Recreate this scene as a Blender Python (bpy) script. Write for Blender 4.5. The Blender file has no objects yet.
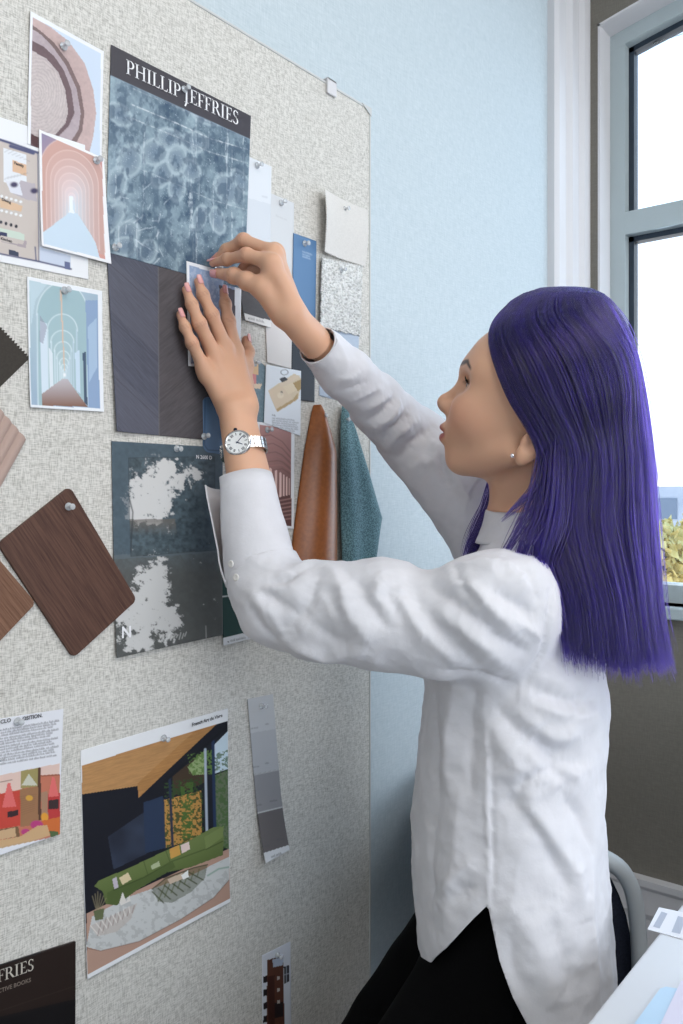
import bpy, bmesh, math, random
import numpy as np
from mathutils import Vector, Matrix
random.seed(7); RNG = np.random.default_rng(7)
S = bpy.context.scene; C = S.collection
FX = 834.0; CX = 341.5; HY = 497.0; CAMH = 1.22
FWD = np.array([0.7822, 0.6230, 0.0]); RGT = np.array([0.6230, -0.7822, 0.0]); UPV = np.array([0, 0, 1.0])
CAM = np.array([0, 0, CAMH])
YB = 0.85            # front face of the pinboard
YW = 0.885           # wall behind it
XW = 2.115           # window wall

def P3(px, py, t):
    """photo pixel at depth t -> world point"""
    return CAM + t*(FWD + (px-CX)/FX*RGT + (HY-py)/FX*UPV)
def BP(px, py, h=0.0):
    """photo pixel -> point of the plane parallel to the pinboard, h in front of it"""
    u = (px-CX)/FX
    return P3(px, py, (YB-h)/(FWD[1]+u*RGT[1]))
def proj(P):
    P = np.asarray(P, float)-CAM
    t = P@FWD
    return CX+FX*(P@RGT)/t, HY-FX*P[..., 2]/t, t

def lin(c):
    c = np.asarray(c, float)
    if c.max() > 1.0001: c = c/255.0
    return np.where(c <= 0.04045, c/12.92, ((c+0.055)/1.055)**2.4)
def rgba(c): return tuple(lin(c)[:3])+(1.0,)

# ------------------------------------------------------------------ materials
def mat(name, col=(200, 200, 200), rough=0.5, metal=0.0, **kw):
    m = bpy.data.materials.new(name); m.use_nodes = True
    b = m.node_tree.nodes['Principled BSDF']
    b.inputs['Base Color'].default_value = rgba(col)
    b.inputs['Roughness'].default_value = rough; b.inputs['Metallic'].default_value = metal
    for k, v in kw.items(): b.inputs[k.replace('_', ' ')].default_value = v
    return m
def N(m, t, **kw):
    n = m.node_tree.nodes.new(t)
    for k, v in kw.items(): setattr(n, k, v)
    return n
def L(m, a, b): m.node_tree.links.new(a, b)
def bsdf(m): return m.node_tree.nodes['Principled BSDF']
def attr_mat(name, rough=0.45, spec=0.4, bump=None):
    m = mat(name, rough=rough); b = bsdf(m)
    b.inputs['Specular IOR Level'].default_value = spec
    a = N(m, 'ShaderNodeVertexColor', layer_name='col'); L(m, a.outputs['Color'], b.inputs['Base Color'])
    return m
def noise_mat(name, c1, c2, scale=(1, 1, 1), nscale=5, detail=4, rough=0.7, bump=0.0, bdist=0.001, lo=0.3, hi=0.7, rot=(0, 0, 0), **kw):
    m = mat(name, c1, rough, **kw); b = bsdf(m)
    tc = N(m, 'ShaderNodeTexCoord'); mp = N(m, 'ShaderNodeMapping'); mp.inputs['Scale'].default_value = scale; mp.inputs['Rotation'].default_value = rot
    L(m, tc.outputs['Object'], mp.inputs['Vector'])
    n = N(m, 'ShaderNodeTexNoise'); n.inputs['Scale'].default_value = nscale; n.inputs['Detail'].default_value = detail
    L(m, mp.outputs['Vector'], n.inputs['Vector'])
    r = N(m, 'ShaderNodeValToRGB'); r.color_ramp.elements[0].position = lo; r.color_ramp.elements[1].position = hi
    r.color_ramp.elements[0].color = rgba(c1); r.color_ramp.elements[1].color = rgba(c2)
    L(m, n.outputs['Fac'], r.inputs['Fac']); L(m, r.outputs['Color'], b.inputs['Base Color'])
    if bump:
        bp = N(m, 'ShaderNodeBump'); bp.inputs['Strength'].default_value = bump; bp.inputs['Distance'].default_value = bdist
        L(m, n.outputs['Fac'], bp.inputs['Height']); L(m, bp.outputs['Normal'], b.inputs['Normal'])
    return m
def weave_mat(name, c1, c2, warp=900, slub=7, contrast=(0.35, 0.7), rough=0.9, bump=0.4, axis='xz'):
    """linen: two crossed stretched noises"""
    m = mat(name, c1, rough); b = bsdf(m); b.inputs['Specular IOR Level'].default_value = 0.15
    tc = N(m, 'ShaderNodeTexCoord'); outs = []
    for k in range(2):
        mp = N(m, 'ShaderNodeMapping')
        sc = {'xz': [(1, 1, slub), (slub, 1, 1)], 'yz': [(1, 1, slub), (1, slub, 1)]}[axis][k]
        mp.inputs['Scale'].default_value = sc; mp.inputs['Location'].default_value = (k*3.1, 0, k*1.7)
        L(m, tc.outputs['Object'], mp.inputs['Vector'])
        n = N(m, 'ShaderNodeTexNoise'); n.inputs['Scale'].default_value = warp/slub; n.inputs['Detail'].default_value = 2.5
        L(m, mp.outputs['Vector'], n.inputs['Vector']); outs.append(n.outputs['Fac'])
    ad = N(m, 'ShaderNodeMath', operation='ADD'); L(m, outs[0], ad.inputs[0]); L(m, outs[1], ad.inputs[1])
    hf = N(m, 'ShaderNodeMath', operation='MULTIPLY'); hf.inputs[1].default_value = 0.5; L(m, ad.outputs[0], hf.inputs[0])
    r = N(m, 'ShaderNodeValToRGB'); r.color_ramp.elements[0].position = contrast[0]; r.color_ramp.elements[1].position = contrast[1]
    r.color_ramp.elements[0].color = rgba(c1); r.color_ramp.elements[1].color = rgba(c2)
    L(m, hf.outputs[0], r.inputs['Fac']); L(m, r.outputs['Color'], b.inputs['Base Color'])
    bp = N(m, 'ShaderNodeBump'); bp.inputs['Strength'].default_value = bump; bp.inputs['Distance'].default_value = 0.0008
    L(m, hf.outputs[0], bp.inputs['Height']); L(m, bp.outputs['Normal'], b.inputs['Normal'])
    return m

# ------------------------------------------------------------------ objects
def mesh_obj(name, verts, faces, m=None, parent=None, smooth=True, cols=None, mats=None, midx=None):
    me = bpy.data.meshes.new(name)
    V = np.asarray(verts, np.float32).reshape(-1, 3)
    if isinstance(faces, np.ndarray):
        k = faces.shape[1]; nf = len(faces)
        me.vertices.add(len(V)); me.vertices.foreach_set('co', V.ravel())
        me.loops.add(nf*k); me.loops.foreach_set('vertex_index', faces.astype(np.int32).ravel())
        me.polygons.add(nf); me.polygons.foreach_set('loop_start', np.arange(0, nf*k, k, dtype=np.int32))
        me.polygons.foreach_set('loop_total', np.full(nf, k, np.int32)); me.update(calc_edges=True); me.validate()
    else:
        me.from_pydata([tuple(map(float, v)) for v in V], [], [tuple(map(int, f)) for f in faces]); me.update()
    if cols is not None:
        a = me.color_attributes.new('col', 'FLOAT_COLOR', 'POINT')
        cc = np.ones((len(V), 4), np.float32); cc[:, :3] = cols; a.data.foreach_set('color', cc.ravel())
    for q in (mats or ([m] if m else [])): me.materials.append(q)
    if midx is not None: me.polygons.foreach_set('material_index', np.asarray(midx, np.int32))
    if smooth: me.polygons.foreach_set('use_smooth', np.ones(len(me.polygons), bool))
    o = bpy.data.objects.new(name, me); C.objects.link(o)
    if parent is not None: o.parent = parent
    return o
def tag(o, label=None, cat=None, group=None, kind=None):
    if label: o['label'] = label
    if cat: o['category'] = cat
    if group: o['group'] = group
    if kind: o['kind'] = kind
    return o
def empty(name, loc=(0, 0, 0)):
    o = bpy.data.objects.new(name, None); C.objects.link(o); o.location = loc; o.empty_display_size = 0.05
    return o
class MB:
    """collects boxes, tubes, lathes, polys into one mesh"""
    def __init__(s): s.v = []; s.f = []; s.mi = []
    def add(s, verts, faces, mi=0):
        n = len(s.v); s.v += [tuple(map(float, v)) for v in verts]
        s.f += [tuple(i+n for i in f) for f in faces]; s.mi += [mi]*len(faces)
    def box(s, lo, hi, M=None, mi=0):
        x0, y0, z0 = lo; x1, y1, z1 = hi
        v = [(x0, y0, z0), (x1, y0, z0), (x1, y1, z0), (x0, y1, z0), (x0, y0, z1), (x1, y0, z1), (x1, y1, z1), (x0, y1, z1)]
        if M is not None: v = [M @ Vector(p) for p in v]
        s.add(v, [(0, 3, 2, 1), (4, 5, 6, 7), (0, 1, 5, 4), (1, 2, 6, 5), (2, 3, 7, 6), (3, 0, 4, 7)], mi)
    def tube(s, pts, r, n=10, mi=0, flat=None):
        pts = [Vector(p) for p in pts]; rs = r if hasattr(r, '__len__') else [r]*len(pts)
        up = None; base = len(s.v); vv = []; ff = []
        for i, p in enumerate(pts):
            d = (pts[min(i+1, len(pts)-1)]-pts[max(i-1, 0)]).normalized()
            if up is None: up = d.orthogonal().normalized()
            a = (up-d*up.dot(d)).normalized(); up = a; b = d.cross(a)
            for k in range(n):
                t = 2*math.pi*k/n; vv.append(p+a*math.cos(t)*rs[i]+b*math.sin(t)*rs[i]*(flat or 1))
        for i in range(len(pts)-1):
            for k in range(n): ff.append((i*n+k, i*n+(k+1) % n, (i+1)*n+(k+1) % n, (i+1)*n+k))
        ff.append(tuple(range(n))[::-1]); ff.append(tuple(range((len(pts)-1)*n, len(pts)*n)))
        s.add(vv, ff, mi)
    def lathe(s, prof, M=None, n=20, mi=0):
        vv = []; ff = []
        for r, z in prof:
            for k in range(n):
                t = 2*math.pi*k/n; p = Vector((r*math.cos(t), r*math.sin(t), z)); vv.append(M @ p if M is not None else p)
        for i in range(len(prof)-1):
            for k in range(n): ff.append((i*n+k, i*n+(k+1) % n, (i+1)*n+(k+1) % n, (i+1)*n+k))
        ff.append(tuple(range(n))[::-1]); ff.append(tuple(range((len(prof)-1)*n, len(prof)*n)))
        s.add(vv, ff, mi)
    def extr(s, prof, a, b, mi=0):
        """prof: list of 3D points (closed), swept from offset a to offset b"""
        n = len(prof); a = Vector(a); b = Vector(b)
        vv = [Vector(p)+a for p in prof]+[Vector(p)+b for p in prof]
        s.add(vv, [(k, (k+1) % n, n+(k+1) % n, n+k) for k in range(n)]+[tuple(range(n))[::-1], tuple(range(n, 2*n))], mi)
    def build(s, name, m=None, parent=None, smooth=False, bevel=0, mats=None, seg=2):
        o = mesh_obj(name, s.v, s.f, m, parent, smooth, mats=mats, midx=s.mi if mats else None)
        bm = bmesh.new(); bm.from_mesh(o.data); bmesh.ops.recalc_face_normals(bm, faces=bm.faces); bm.to_mesh(o.data); bm.free()
        if bevel:
            q = o.modifiers.new('bev', 'BEVEL'); q.width = bevel; q.segments = seg; q.limit_method = 'ANGLE'; q.angle_limit = 0.6
        return o
def copy_tree(o, parent=None):
    c = o.copy(); C.objects.link(c)
    if parent is not None: c.parent = parent
    for ch in [x for x in C.objects if x.parent == o]: copy_tree(ch, c)
    return c

# ------------------------------------------------------------------ 2D noise
def vnoise(x, y, seed=0):
    xi = np.floor(x).astype(np.int64); yi = np.floor(y).astype(np.int64); fx = x-xi; fy = y-yi
    fx = fx*fx*(3-2*fx); fy = fy*fy*(3-2*fy)
    def h(a, b):
        n = (a*374761393+b*668265263+seed*982451653) & 0x7fffffff
        n = ((n ^ (n >> 13))*1274126177) & 0x7fffffff
        return ((n ^ (n >> 16)) & 0xffff)/65535.0
    return (h(xi, yi)*(1-fx)+h(xi+1, yi)*fx)*(1-fy)+(h(xi, yi+1)*(1-fx)+h(xi+1, yi+1)*fx)*fy
def fbm(x, y, oct=4, seed=0):
    t = 0; a = 1; s = 0
    for o in range(oct):
        t = t+a*vnoise(x*2**o, y*2**o, seed+o*17); s += a; a *= 0.5
    return t/s
def sstep(a, b, x):
    t = np.clip((x-a)/(b-a), 0, 1); return t*t*(3-2*t)

class Canvas:
    """paints the print on a sheet; all coordinates are the sheet's own, measured on the photo"""
    def __init__(s, X, Y, base): s.X = X; s.Y = Y; s.c = np.tile(lin(base)[:3], (X.size, 1)).reshape(X.shape+(3,))
    def put(s, m, col):
        m = np.clip(m, 0, 1)[..., None]; s.c = s.c*(1-m)+lin(col)[:3]*m
    def inpoly(s, pts):
        m = np.zeros(s.X.shape, bool); n = len(pts)
        for i in range(n):
            x0, y0 = pts[i]; x1, y1 = pts[(i+1) % n]
            if y0 == y1: continue
            c = ((s.Y >= min(y0, y1)) & (s.Y < max(y0, y1))); m ^= c & (s.X < (s.Y-y0)*(x1-x0)/(y1-y0)+x0)
        return m
    def poly(s, pts, col, a=1.0): s.put(s.inpoly(pts)*a, col)
    def grad(s, pts, c0, c1, p0, p1):
        d = np.array(p1, float)-np.array(p0, float); t = ((s.X-p0[0])*d[0]+(s.Y-p0[1])*d[1])/(d@d); t = np.clip(t, 0, 1)[..., None]
        col = lin(c0)[:3]*(1-t)+lin(c1)[:3]*t; m = s.inpoly(pts)[..., None]; s.c = np.where(m, col, s.c)
    def ell(s, cx, cy, rx, ry, col, a=1.0, rot=0, soft=0.25, ring=0):
        c, n = math.cos(rot), math.sin(rot); dx = s.X-cx; dy = s.Y-cy
        d = np.sqrt(((dx*c+dy*n)/rx)**2+((-dx*n+dy*c)/ry)**2)
        if ring: d = 1-np.abs(d-1)/ring; s.put(np.clip(d*1.5, 0, 1)*a, col)
        else: s.put(np.clip((1-d)/max(soft, 1e-3), 0, 1)*a, col)
    def dline(s, pts):
        D = np.full(s.X.shape, 1e9)
        for (x0, y0), (x1, y1) in zip(pts[:-1], pts[1:]):
            dx, dy = x1-x0, y1-y0; t = np.clip(((s.X-x0)*dx+(s.Y-y0)*dy)/max(dx*dx+dy*dy, 1e-9), 0, 1)
            D = np.minimum(D, np.hypot(s.X-x0-t*dx, s.Y-y0-t*dy))
        return D
    def line(s, pts, w, col, a=1.0): s.put(np.clip(w/2+0.5-s.dline(pts), 0, 1)*a, col)
    def mul(s, f): s.c = np.clip(s.c*f[..., None], 0, 1)
    def text(s, x0, y0, x1, y1, h, col, a=0.8, seed=1, dens=0.62):
        """a line of print too small to read: strokes of word-like groups"""
        L_ = math.hypot(x1-x0, y1-y0); ux, uy = (x1-x0)/L_, (y1-y0)/L_; rr = random.Random(seed); t = 0
        while t < L_:
            w = rr.uniform(3, 8)*h*0.55
            if t+w > L_: break
            q = t
            while q < t+w:
                s.line([(x0+ux*q, y0+uy*q), (x0+ux*q+rr.uniform(-.2, .2)*h, y0+uy*q-h*rr.choice([.6, .6, 1]))], h*0.16, col, a); q += h*0.42
            t += w+h*0.5

paper_m = {}
def sheet(name, corners, h, paint=None, base=(240, 242, 246), step=0.75, curl=None, rough=0.5, thick=0.0005, spec=0.3, parent=None, material=None, mask=None):
    """flat print, card or swatch lying h in front of the board; corners = TL, TR, BR, BL"""
    q = [BP(x, y, h) for x, y in corners]
    wpx = max(math.dist(corners[0], corners[1]), math.dist(corners[3], corners[2])); hpx = max(math.dist(corners[0], corners[3]), math.dist(corners[1], corners[2]))
    nu = max(4, int(wpx/step)); nv = max(4, int(hpx/step))
    u, v = np.meshgrid(np.linspace(0, 1, nu+1), np.linspace(0, 1, nv+1))
    W = (q[0][None, None]*((1-u)*(1-v))[..., None]+q[1]*(u*(1-v))[..., None]+q[2]*(u*v)[..., None]+q[3]*((1-u)*v)[..., None])
    X, Y, _ = proj(W)
    cv = Canvas(X, Y, base); cv.u = u; cv.v = v; cv.W = W
    if paint: paint(cv)
    if curl is not None: W = W+np.array([0, -1, 0])*curl(u, v)[..., None]
    idx = np.arange((nu+1)*(nv+1)).reshape(nv+1, nu+1)
    F = np.stack([idx[:-1, :-1], idx[1:, :-1], idx[1:, 1:], idx[:-1, 1:]], -1).reshape(-1, 4)
    V = W.reshape(-1, 3); col = cv.c.reshape(-1, 3)*.92
    if mask is not None:
        F, V, col = mask(F, V, col, u.ravel(), v.ravel(), X.ravel(), Y.ravel())
    if material is None:
        k = (round(rough, 2), round(spec, 2))
        if k not in paper_m: paper_m[k] = attr_mat('print_%d' % len(paper_m), rough, spec)
        material = paper_m[k]
    o = mesh_obj(name, V, F, material, parent, True, cols=col)
    md = o.modifiers.new('thick', 'SOLIDIFY'); md.thickness = thick; md.offset = -1
    return o
def cutmask(fn):
    """drop the cells whose centre fails fn(px, py)"""
    def m(F, V, col, u, v, X, Y):
        k = fn(X[F].mean(1), Y[F].mean(1), u[F].mean(1), v[F].mean(1)); F = F[k]
        used = np.unique(F); re = -np.ones(len(V), int); re[used] = np.arange(len(used))
        return re[F], V[used], col[used]
    return m
def tx(s, size=1.0):
    """flat text outline -> (2D verts, faces), cap height about 0.7*size"""
    cu = bpy.data.curves.new('t', 'FONT'); cu.body = s; cu.size = size; cu.offset = .022*size; cu.resolution_u = 3
    o = bpy.data.objects.new('t', cu); C.objects.link(o); bpy.context.view_layer.update()
    me = o.to_mesh(); v = [(p.co.x, p.co.y) for p in me.vertices]; f = [tuple(p.vertices) for p in me.polygons]
    o.to_mesh_clear(); bpy.data.objects.remove(o); bpy.data.curves.remove(cu)
    return v, f
def lettering(parent, v, f, p0, p1, capw, h, m, width=None, name='lettering', vscale=None):
    """lay 2D letters on the board plane: baseline from pixel p0 to p1"""
    a = BP(*p0, h); b = BP(*p1, h); xs = [p[0] for p in v]; x0, x1 = min(xs), max(xs); sx = 1.0/(x1-x0)
    d = b-a; sc = np.linalg.norm(d)*sx*(vscale or 1)
    V = [a+d*((x-x0)*sx)+np.array([0, 0, 1.0])*y*sc for x, y in v]
    return mesh_obj(name, V, f, m, parent, False)
# ------------------------------------------------------------------ camera, light, world
cam = bpy.data.cameras.new('camera'); camo = bpy.data.objects.new('camera', cam); C.objects.link(camo); S.camera = camo
camo.matrix_world = Matrix(((RGT[0], 0, -FWD[0], 0), (RGT[1], 0, -FWD[1], 0), (0, 1, 0, CAMH), (0, 0, 0, 1)))
cam.sensor_fit = 'VERTICAL'; cam.sensor_height = 36; cam.lens = FX/1024*36; cam.shift_y = -(512-HY)/1024
cam.clip_start = 0.05; cam.clip_end = 300
S.view_settings.view_transform = 'Standard'; S.view_settings.look = 'None'; S.view_settings.gamma = 1; S.view_settings.use_curve_mapping = False
S.view_settings.exposure = 0.08
w = bpy.data.worlds.new('sky'); S.world = w; w.use_nodes = True
nt = w.node_tree; bg = nt.nodes['Background']
tcw = nt.nodes.new('ShaderNodeTexCoord'); sep = nt.nodes.new('ShaderNodeSeparateXYZ'); rmp = nt.nodes.new('ShaderNodeValToRGB')
nt.links.new(tcw.outputs['Generated'], sep.inputs[0]); nt.links.new(sep.outputs['Z'], rmp.inputs['Fac']); nt.links.new(rmp.outputs['Color'], bg.inputs['Color'])
rmp.color_ramp.elements[0].position = 0.0; rmp.color_ramp.elements[0].color = (0.96, 0.97, 1.0, 1)
rmp.color_ramp.elements[1].position = 0.7; rmp.color_ramp.elements[1].color = (0.45, 0.70, 1.0, 1)
bg.inputs['Strength'].default_value = 2.0

def area(name, loc, target, sx, sy, power, col):
    l = bpy.data.lights.new(name, 'AREA'); l.shape = 'RECTANGLE'; l.size = sx; l.size_y = sy; l.energy = power; l.color = col
    o = bpy.data.objects.new(name, l); C.objects.link(o); o.location = loc
    o.rotation_euler = (Vector(target)-Vector(loc)).to_track_quat('-Z', 'Y').to_euler(); return o

# ------------------------------------------------------------------ room
ROOM_H = 2.85; XB = -1.6; YR = -2.6
M_wall = weave_mat('wallcovering_pale_blue', (180, 194, 201), (204, 214, 220), 500, 9, (0.3, 0.7), 0.75, 0.15)
M_wwall = weave_mat('wallcovering_grey', (116, 112, 104), (132, 128, 120), 500, 9, (0.3, 0.7), 0.8, 0.15, 'yz')
M_white = mat('painted_trim', (214, 213, 216), 0.4)
M_floor = noise_mat('carpet_grey', (92, 92, 94), (118, 117, 116), nscale=260, rough=0.95, bump=0.5)
M_ceil = noise_mat('ceiling_paint', (226, 226, 224), (236, 236, 234), nscale=60, rough=0.9)
M_frame = mat('window_frame_paint', (176, 188, 192), 0.35)
M_dark = mat('window_gasket', (40, 52, 66), 0.4)

m = MB(); m.box((XB, YR, -0.12), (XW+0.25, YW+0.12, 0)); tag(m.build('floor', M_floor), kind='structure')
m = MB(); m.box((XB, YR, ROOM_H), (XW+0.25, YW+0.12, ROOM_H+0.12)); tag(m.build('ceiling', M_ceil), kind='structure')
m = MB(); m.box((XB, YW, 0), (XW, YW+0.12, ROOM_H)); tag(m.build('wall_left', M_wall), kind='structure')
m = MB(); m.box((XB-0.12, YR, 0), (XB, YW+0.12, ROOM_H)); tag(m.build('wall_back', M_ceil), kind='structure')
# window wall with an arched opening: Y from WY1 (left jamb) to WY0, outside the frame on the right
def wallpt(px, py, x): # pixel -> point in plane X = x
    u = (px-CX)/FX; return P3(px, py, x/(FWD[0]+u*RGT[0]))
WY1 = wallpt(598, 300, XW)[1]; WY0 = WY1-1.55; ZS = wallpt(668, 606, XW)[2]
def arch(y, drop):   # height of the segmental head over y
    yc = (WY0+WY1)/2; half = (WY1-WY0)/2; return 2.54-drop-0.09*((y-yc)/half)**2
ny = 28; ys = [WY1+(WY0-WY1)*k/ny for k in range(ny+1)]
m = MB(); T = 0.22
m.box((XW, WY1, 0), (XW+T, YW+0.12, ROOM_H)); m.box((XW, YR, 0), (XW+T, WY0, ROOM_H)); m.box((XW, WY0, 0), (XW+T, WY1, ZS))
for a, b in zip(ys[:-1], ys[1:]):
    m.extr([(XW, a, arch(a, 0)), (XW, b, arch(b, 0)), (XW, b, ROOM_H), (XW, a, ROOM_H)], (0, 0, 0), (T, 0, 0))
tag(m.build('wall_right', M_wwall), kind='structure')
# window: frame, mullion, gasket, panes
win = empty('window_1', (0, 0, 0)); tag(win, kind='structure')
xf = XW+0.07; FT = 0.045
m = MB()
m.box((xf+.001, WY1-FT, ZS+FT), (xf+0.079, WY1-.0005, arch(WY1, .012))); m.box((xf, WY0, ZS+FT), (xf+0.08, WY0+FT, arch(WY0+FT, FT)))
m.box((xf, WY0, ZS), (xf+0.08, WY1, ZS+FT))
for a, b in zip(ys[:-1], ys[1:]):
    m.extr([(xf, a, arch(a, 0.0)), (xf, b, arch(b, 0.0)), (xf, b, arch(b, FT)), (xf, a, arch(a, FT))], (0, 0, 0), (0.08, 0, 0))
ZM = wallpt(650, 218, xf)[2]; MT = 0.06
m.box((xf+.002, WY0+FT, ZM-MT/2), (xf+0.07, WY1-FT, ZM+MT/2)); m.box((xf+.004, (WY0+WY1)/2-0.03, ZS+FT), (xf+0.066, (WY0+WY1)/2+0.03, arch((WY0+WY1)/2, FT)))
m.build('frame', M_frame, win)
m = MB(); g = 0.014
for z0, z1, top in ((ZS+FT, ZM-MT/2, 0), (ZM+MT/2, 0, 1)):
    for (ya, yb) in (((WY0+WY1)/2+0.03, WY1-FT), (WY0+FT, (WY0+WY1)/2-0.03)):
        zt = lambda y: arch(y, FT) if top else z1
        m.box((xf+0.03, yb-g, z0), (xf+0.06, yb, zt(yb))); m.box((xf+0.03, ya, z0), (xf+0.06, ya+g, zt(ya))); 
        if top:
            for k in range(10):
                a = ya+(yb-ya)*k/10; b = ya+(yb-ya)*(k+1)/10
                m.extr([(xf+0.03, a, arch(a, FT)), (xf+0.03, b, arch(b, FT)), (xf+0.03, b, arch(b, FT)-g), (xf+0.03, a, arch(a, FT)-g)], (0, 0, 0), (0.03, 0, 0))
        else: m.box((xf+0.03, ya, z1-g), (xf+0.06, yb, z1))
m.build('gasket', M_dark, win)
M_glass = bpy.data.materials.new('window_glass'); M_glass.use_nodes = True
nt = M_glass.node_tree; nt.nodes.clear(); out = nt.nodes.new('ShaderNodeOutputMaterial'); tr = nt.nodes.new('ShaderNodeBsdfTransparent'); gl = nt.nodes.new('ShaderNodeBsdfGlossy'); mx = nt.nodes.new('ShaderNodeMixShader'); fr = nt.nodes.new('ShaderNodeFresnel')
gl.inputs['Roughness'].default_value = 0.02; tr.inputs['Color'].default_value = (0.97, 0.99, 1, 1)
nt.links.new(fr.outputs[0], mx.inputs[0]); nt.links.new(tr.outputs[0], mx.inputs[1]); nt.links.new(gl.outputs[0], mx.inputs[2]); nt.links.new(mx.outputs[0], out.inputs[0])
m = MB(); m.box((xf+0.04, WY0+FT, ZS+FT), (xf+0.046, WY1-FT, arch(WY1-FT, FT)-0.002)); 
for k in range(20):
    a = WY0+FT+(WY1-WY0-2*FT)*k/20; b = WY0+FT+(WY1-WY0-2*FT)*(k+1)/20; z0 = arch(WY1-FT, FT)-0.002
    m.extr([(xf+0.04, a, z0), (xf+0.04, b, z0), (xf+0.04, b, arch(b, FT)), (xf+0.04, a, arch(a, FT))], (0, 0, 0), (0.006, 0, 0))
m.build('pane', M_glass, win)
m = MB(); m.box((XW-0.03, WY0-0.04, ZS-0.03), (xf, WY1+0.03, ZS)); tag(m.build('window_sill', M_frame, bevel=0.004), kind='structure')
m = MB(); m.box((XW-.002, WY1-.006, ZS), (xf, WY1, arch(WY1, 0)))
for a, b in zip(ys[:-1], ys[1:]): m.extr([(XW-.002, a, arch(a, 0)), (XW-.002, b, arch(b, 0)), (XW-.002, b, arch(b, .006)), (XW-.002, a, arch(a, .006))], (0, 0, 0), (xf-XW+.002, 0, 0))
tag(m.build('trim_2', M_white), kind='structure')
# trim column in the corner (ribbed casing on the left wall)
YT = YW-.028
xa = (YT/ (FWD[1]+(553-CX)/FX*RGT[1]))*(FWD[0]+(553-CX)/FX*RGT[0])
xa += .030
prof = [(0, 0), (0, .018), (.012, .026), (.03, .026), (.04, .016), (.075, .016), (.088, .028), (.11, .028), (.12, .018), (.15, .018), (.16, .03), (.18, .034), (XW-xa, .034), (XW-xa, 0)]
m = MB(); m.extr([(xa+a, YW-b, 0) for a, b in prof], (0, 0, 0), (0, 0, ROOM_H)); tag(m.build('trim_1', M_white), kind='structure')
# baseboards
zb = wallpt(640, 874, XW)[2]
bp_ = [(0, 0), (.020, 0), (.020, zb*.33), (.014, zb*.36), (.014, zb*.62), (.022, zb*.68), (.022, zb*.9), (.030, zb*.94), (.030, zb), (0, zb)]
m = MB(); m.extr([(XW-a, 0, b) for a, b in bp_], (0, YR, 0), (0, YW-.034, 0)); tag(m.build('baseboard_right', M_white), kind='structure')
m = MB(); m.extr([(0, YW-a, b) for a, b in bp_], (XB, 0, 0), (xa, 0, 0)); tag(m.build('baseboard_left', M_white), kind='structure')

# outside: far block and autumn trees
M_far = noise_mat('far_facade', (150, 160, 178), (168, 176, 190), nscale=0.8, rough=0.9)
M_fwin = mat('far_window_glass', (96, 112, 134), 0.2)
t = empty('office_block', tuple(P3(690, 520, 60)*np.array([1, 1, 0])-np.array([0, 0, 6])))
tag(t, 'grey-blue office block seen through the window beyond the yellow trees', 'building')
m = MB(); zt = P3(660, 487, 60)[2]+6; m.box((-5, -16, 0), (5, 14, zt)); m.box((-3, -6, zt), (2, -1, zt+.9)); m.build('walls', M_far, t)
for k in range(12):
    for j in range(2): m = MB(); m.box((-5.06, -15+k*2.4, zt-2.2-j*3.2), (-4.98, -13.4+k*2.4, zt-0.8-j*3.2)); m.build('window', M_fwin, t)
M_leaf = noise_mat('autumn_leaves', (176, 158, 84), (226, 212, 150), nscale=1.4, rough=0.8); M_bark = mat('bark', (96, 84, 70), 0.9)
def tree(px, py, dep, r, label, seed):
    rr = random.Random(seed); c = P3(px, py, dep); t = empty('autumn_tree', (c[0], c[1], -6)); tag(t, label, 'tree', 'trees outside the window')
    m = MB(); m.tube([(0, 0, 0), (.1, .1, (c[2]+6)*.6), (0, 0, c[2]+6)], [.25, .2, .08], 8); m.build('trunk', M_bark, t, True)
    m = MB()
    for k in range(900):
        d = Vector((rr.gauss(0, 1), rr.gauss(0, 1), rr.gauss(0, 1))).normalized()*r*(.55+.5*rr.random()); d.z *= .8
        d += Vector((math.sin(d.x*2.3), math.cos(d.y*2.1), math.sin(d.x+d.y)))*r*.12
        s = rr.uniform(.12, .26); a = Vector((rr.gauss(0, 1), rr.gauss(0, 1), rr.gauss(0, 1))).normalized(); b = a.orthogonal().normalized()*s; e = a.cross(b)*.6
        p = d+Vector((0, 0, c[2]+6)); m.add([p-b, p-e, p+b*1.1, p+e], [(0, 1, 2, 3)])
    m.build('foliage', M_leaf, t)
tree(664, 556, 24, 1.3, 'pale yellow autumn tree low in the window, nearest the jamb', 1)
tree(712, 552, 28, 1.5, 'pale yellow autumn tree at the right edge of the window', 2)
tree(622, 560, 32, 1.3, 'yellow autumn tree behind the hair, left of the visible trees', 3)
# ------------------------------------------------------------------ pinboard
M_linen = weave_mat('linen_pinboard', (158, 156, 150), (219, 217, 212), 1000, 8, (0.33, 0.57), 0.95, 0.2)
M_edge = mat('board_edge_trim', (196, 198, 198), 0.5)
xr_top = BP(370.5, 108)[0]; z_top = BP(330, 84)[2]
board = empty('pinboard', (0.9, YB, 0.1)); tag(board, 'large linen-covered pinboard on the pale blue wall, filled with pinned samples', 'pinboard')
def onto(o, root):
    o.parent = root; o.matrix_parent_inverse = Matrix.Translation(-Vector(root.location)); return o
m = MB(); m.box((-.35, YB, 0.1), (xr_top-.004, YW-.002, z_top-.004)); onto(m.build('fabric_panel', M_linen), board)
m = MB(); m.box((xr_top-.004, YB-.0015, 0.1), (xr_top, YW-.001, z_top)); m.box((-.35, YB-.0015, z_top-.004), (xr_top-.004, YW-.001, z_top))
onto(m.build('edge_trim', M_edge, bevel=.001), board)
a = BP(325.5, 84)[0]; b = BP(334.5, 92)[0]
m = MB(); m.box((a, YB-.005, z_top-.019), (b, YB-.001, z_top+.006)); m.box((a, YB-.005, z_top+.002), (b, YW-.001, z_top+.006)); onto(m.build('hanging_clip', M_white, bevel=.0012), board)
a = BP(361, 104)[0]
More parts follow.
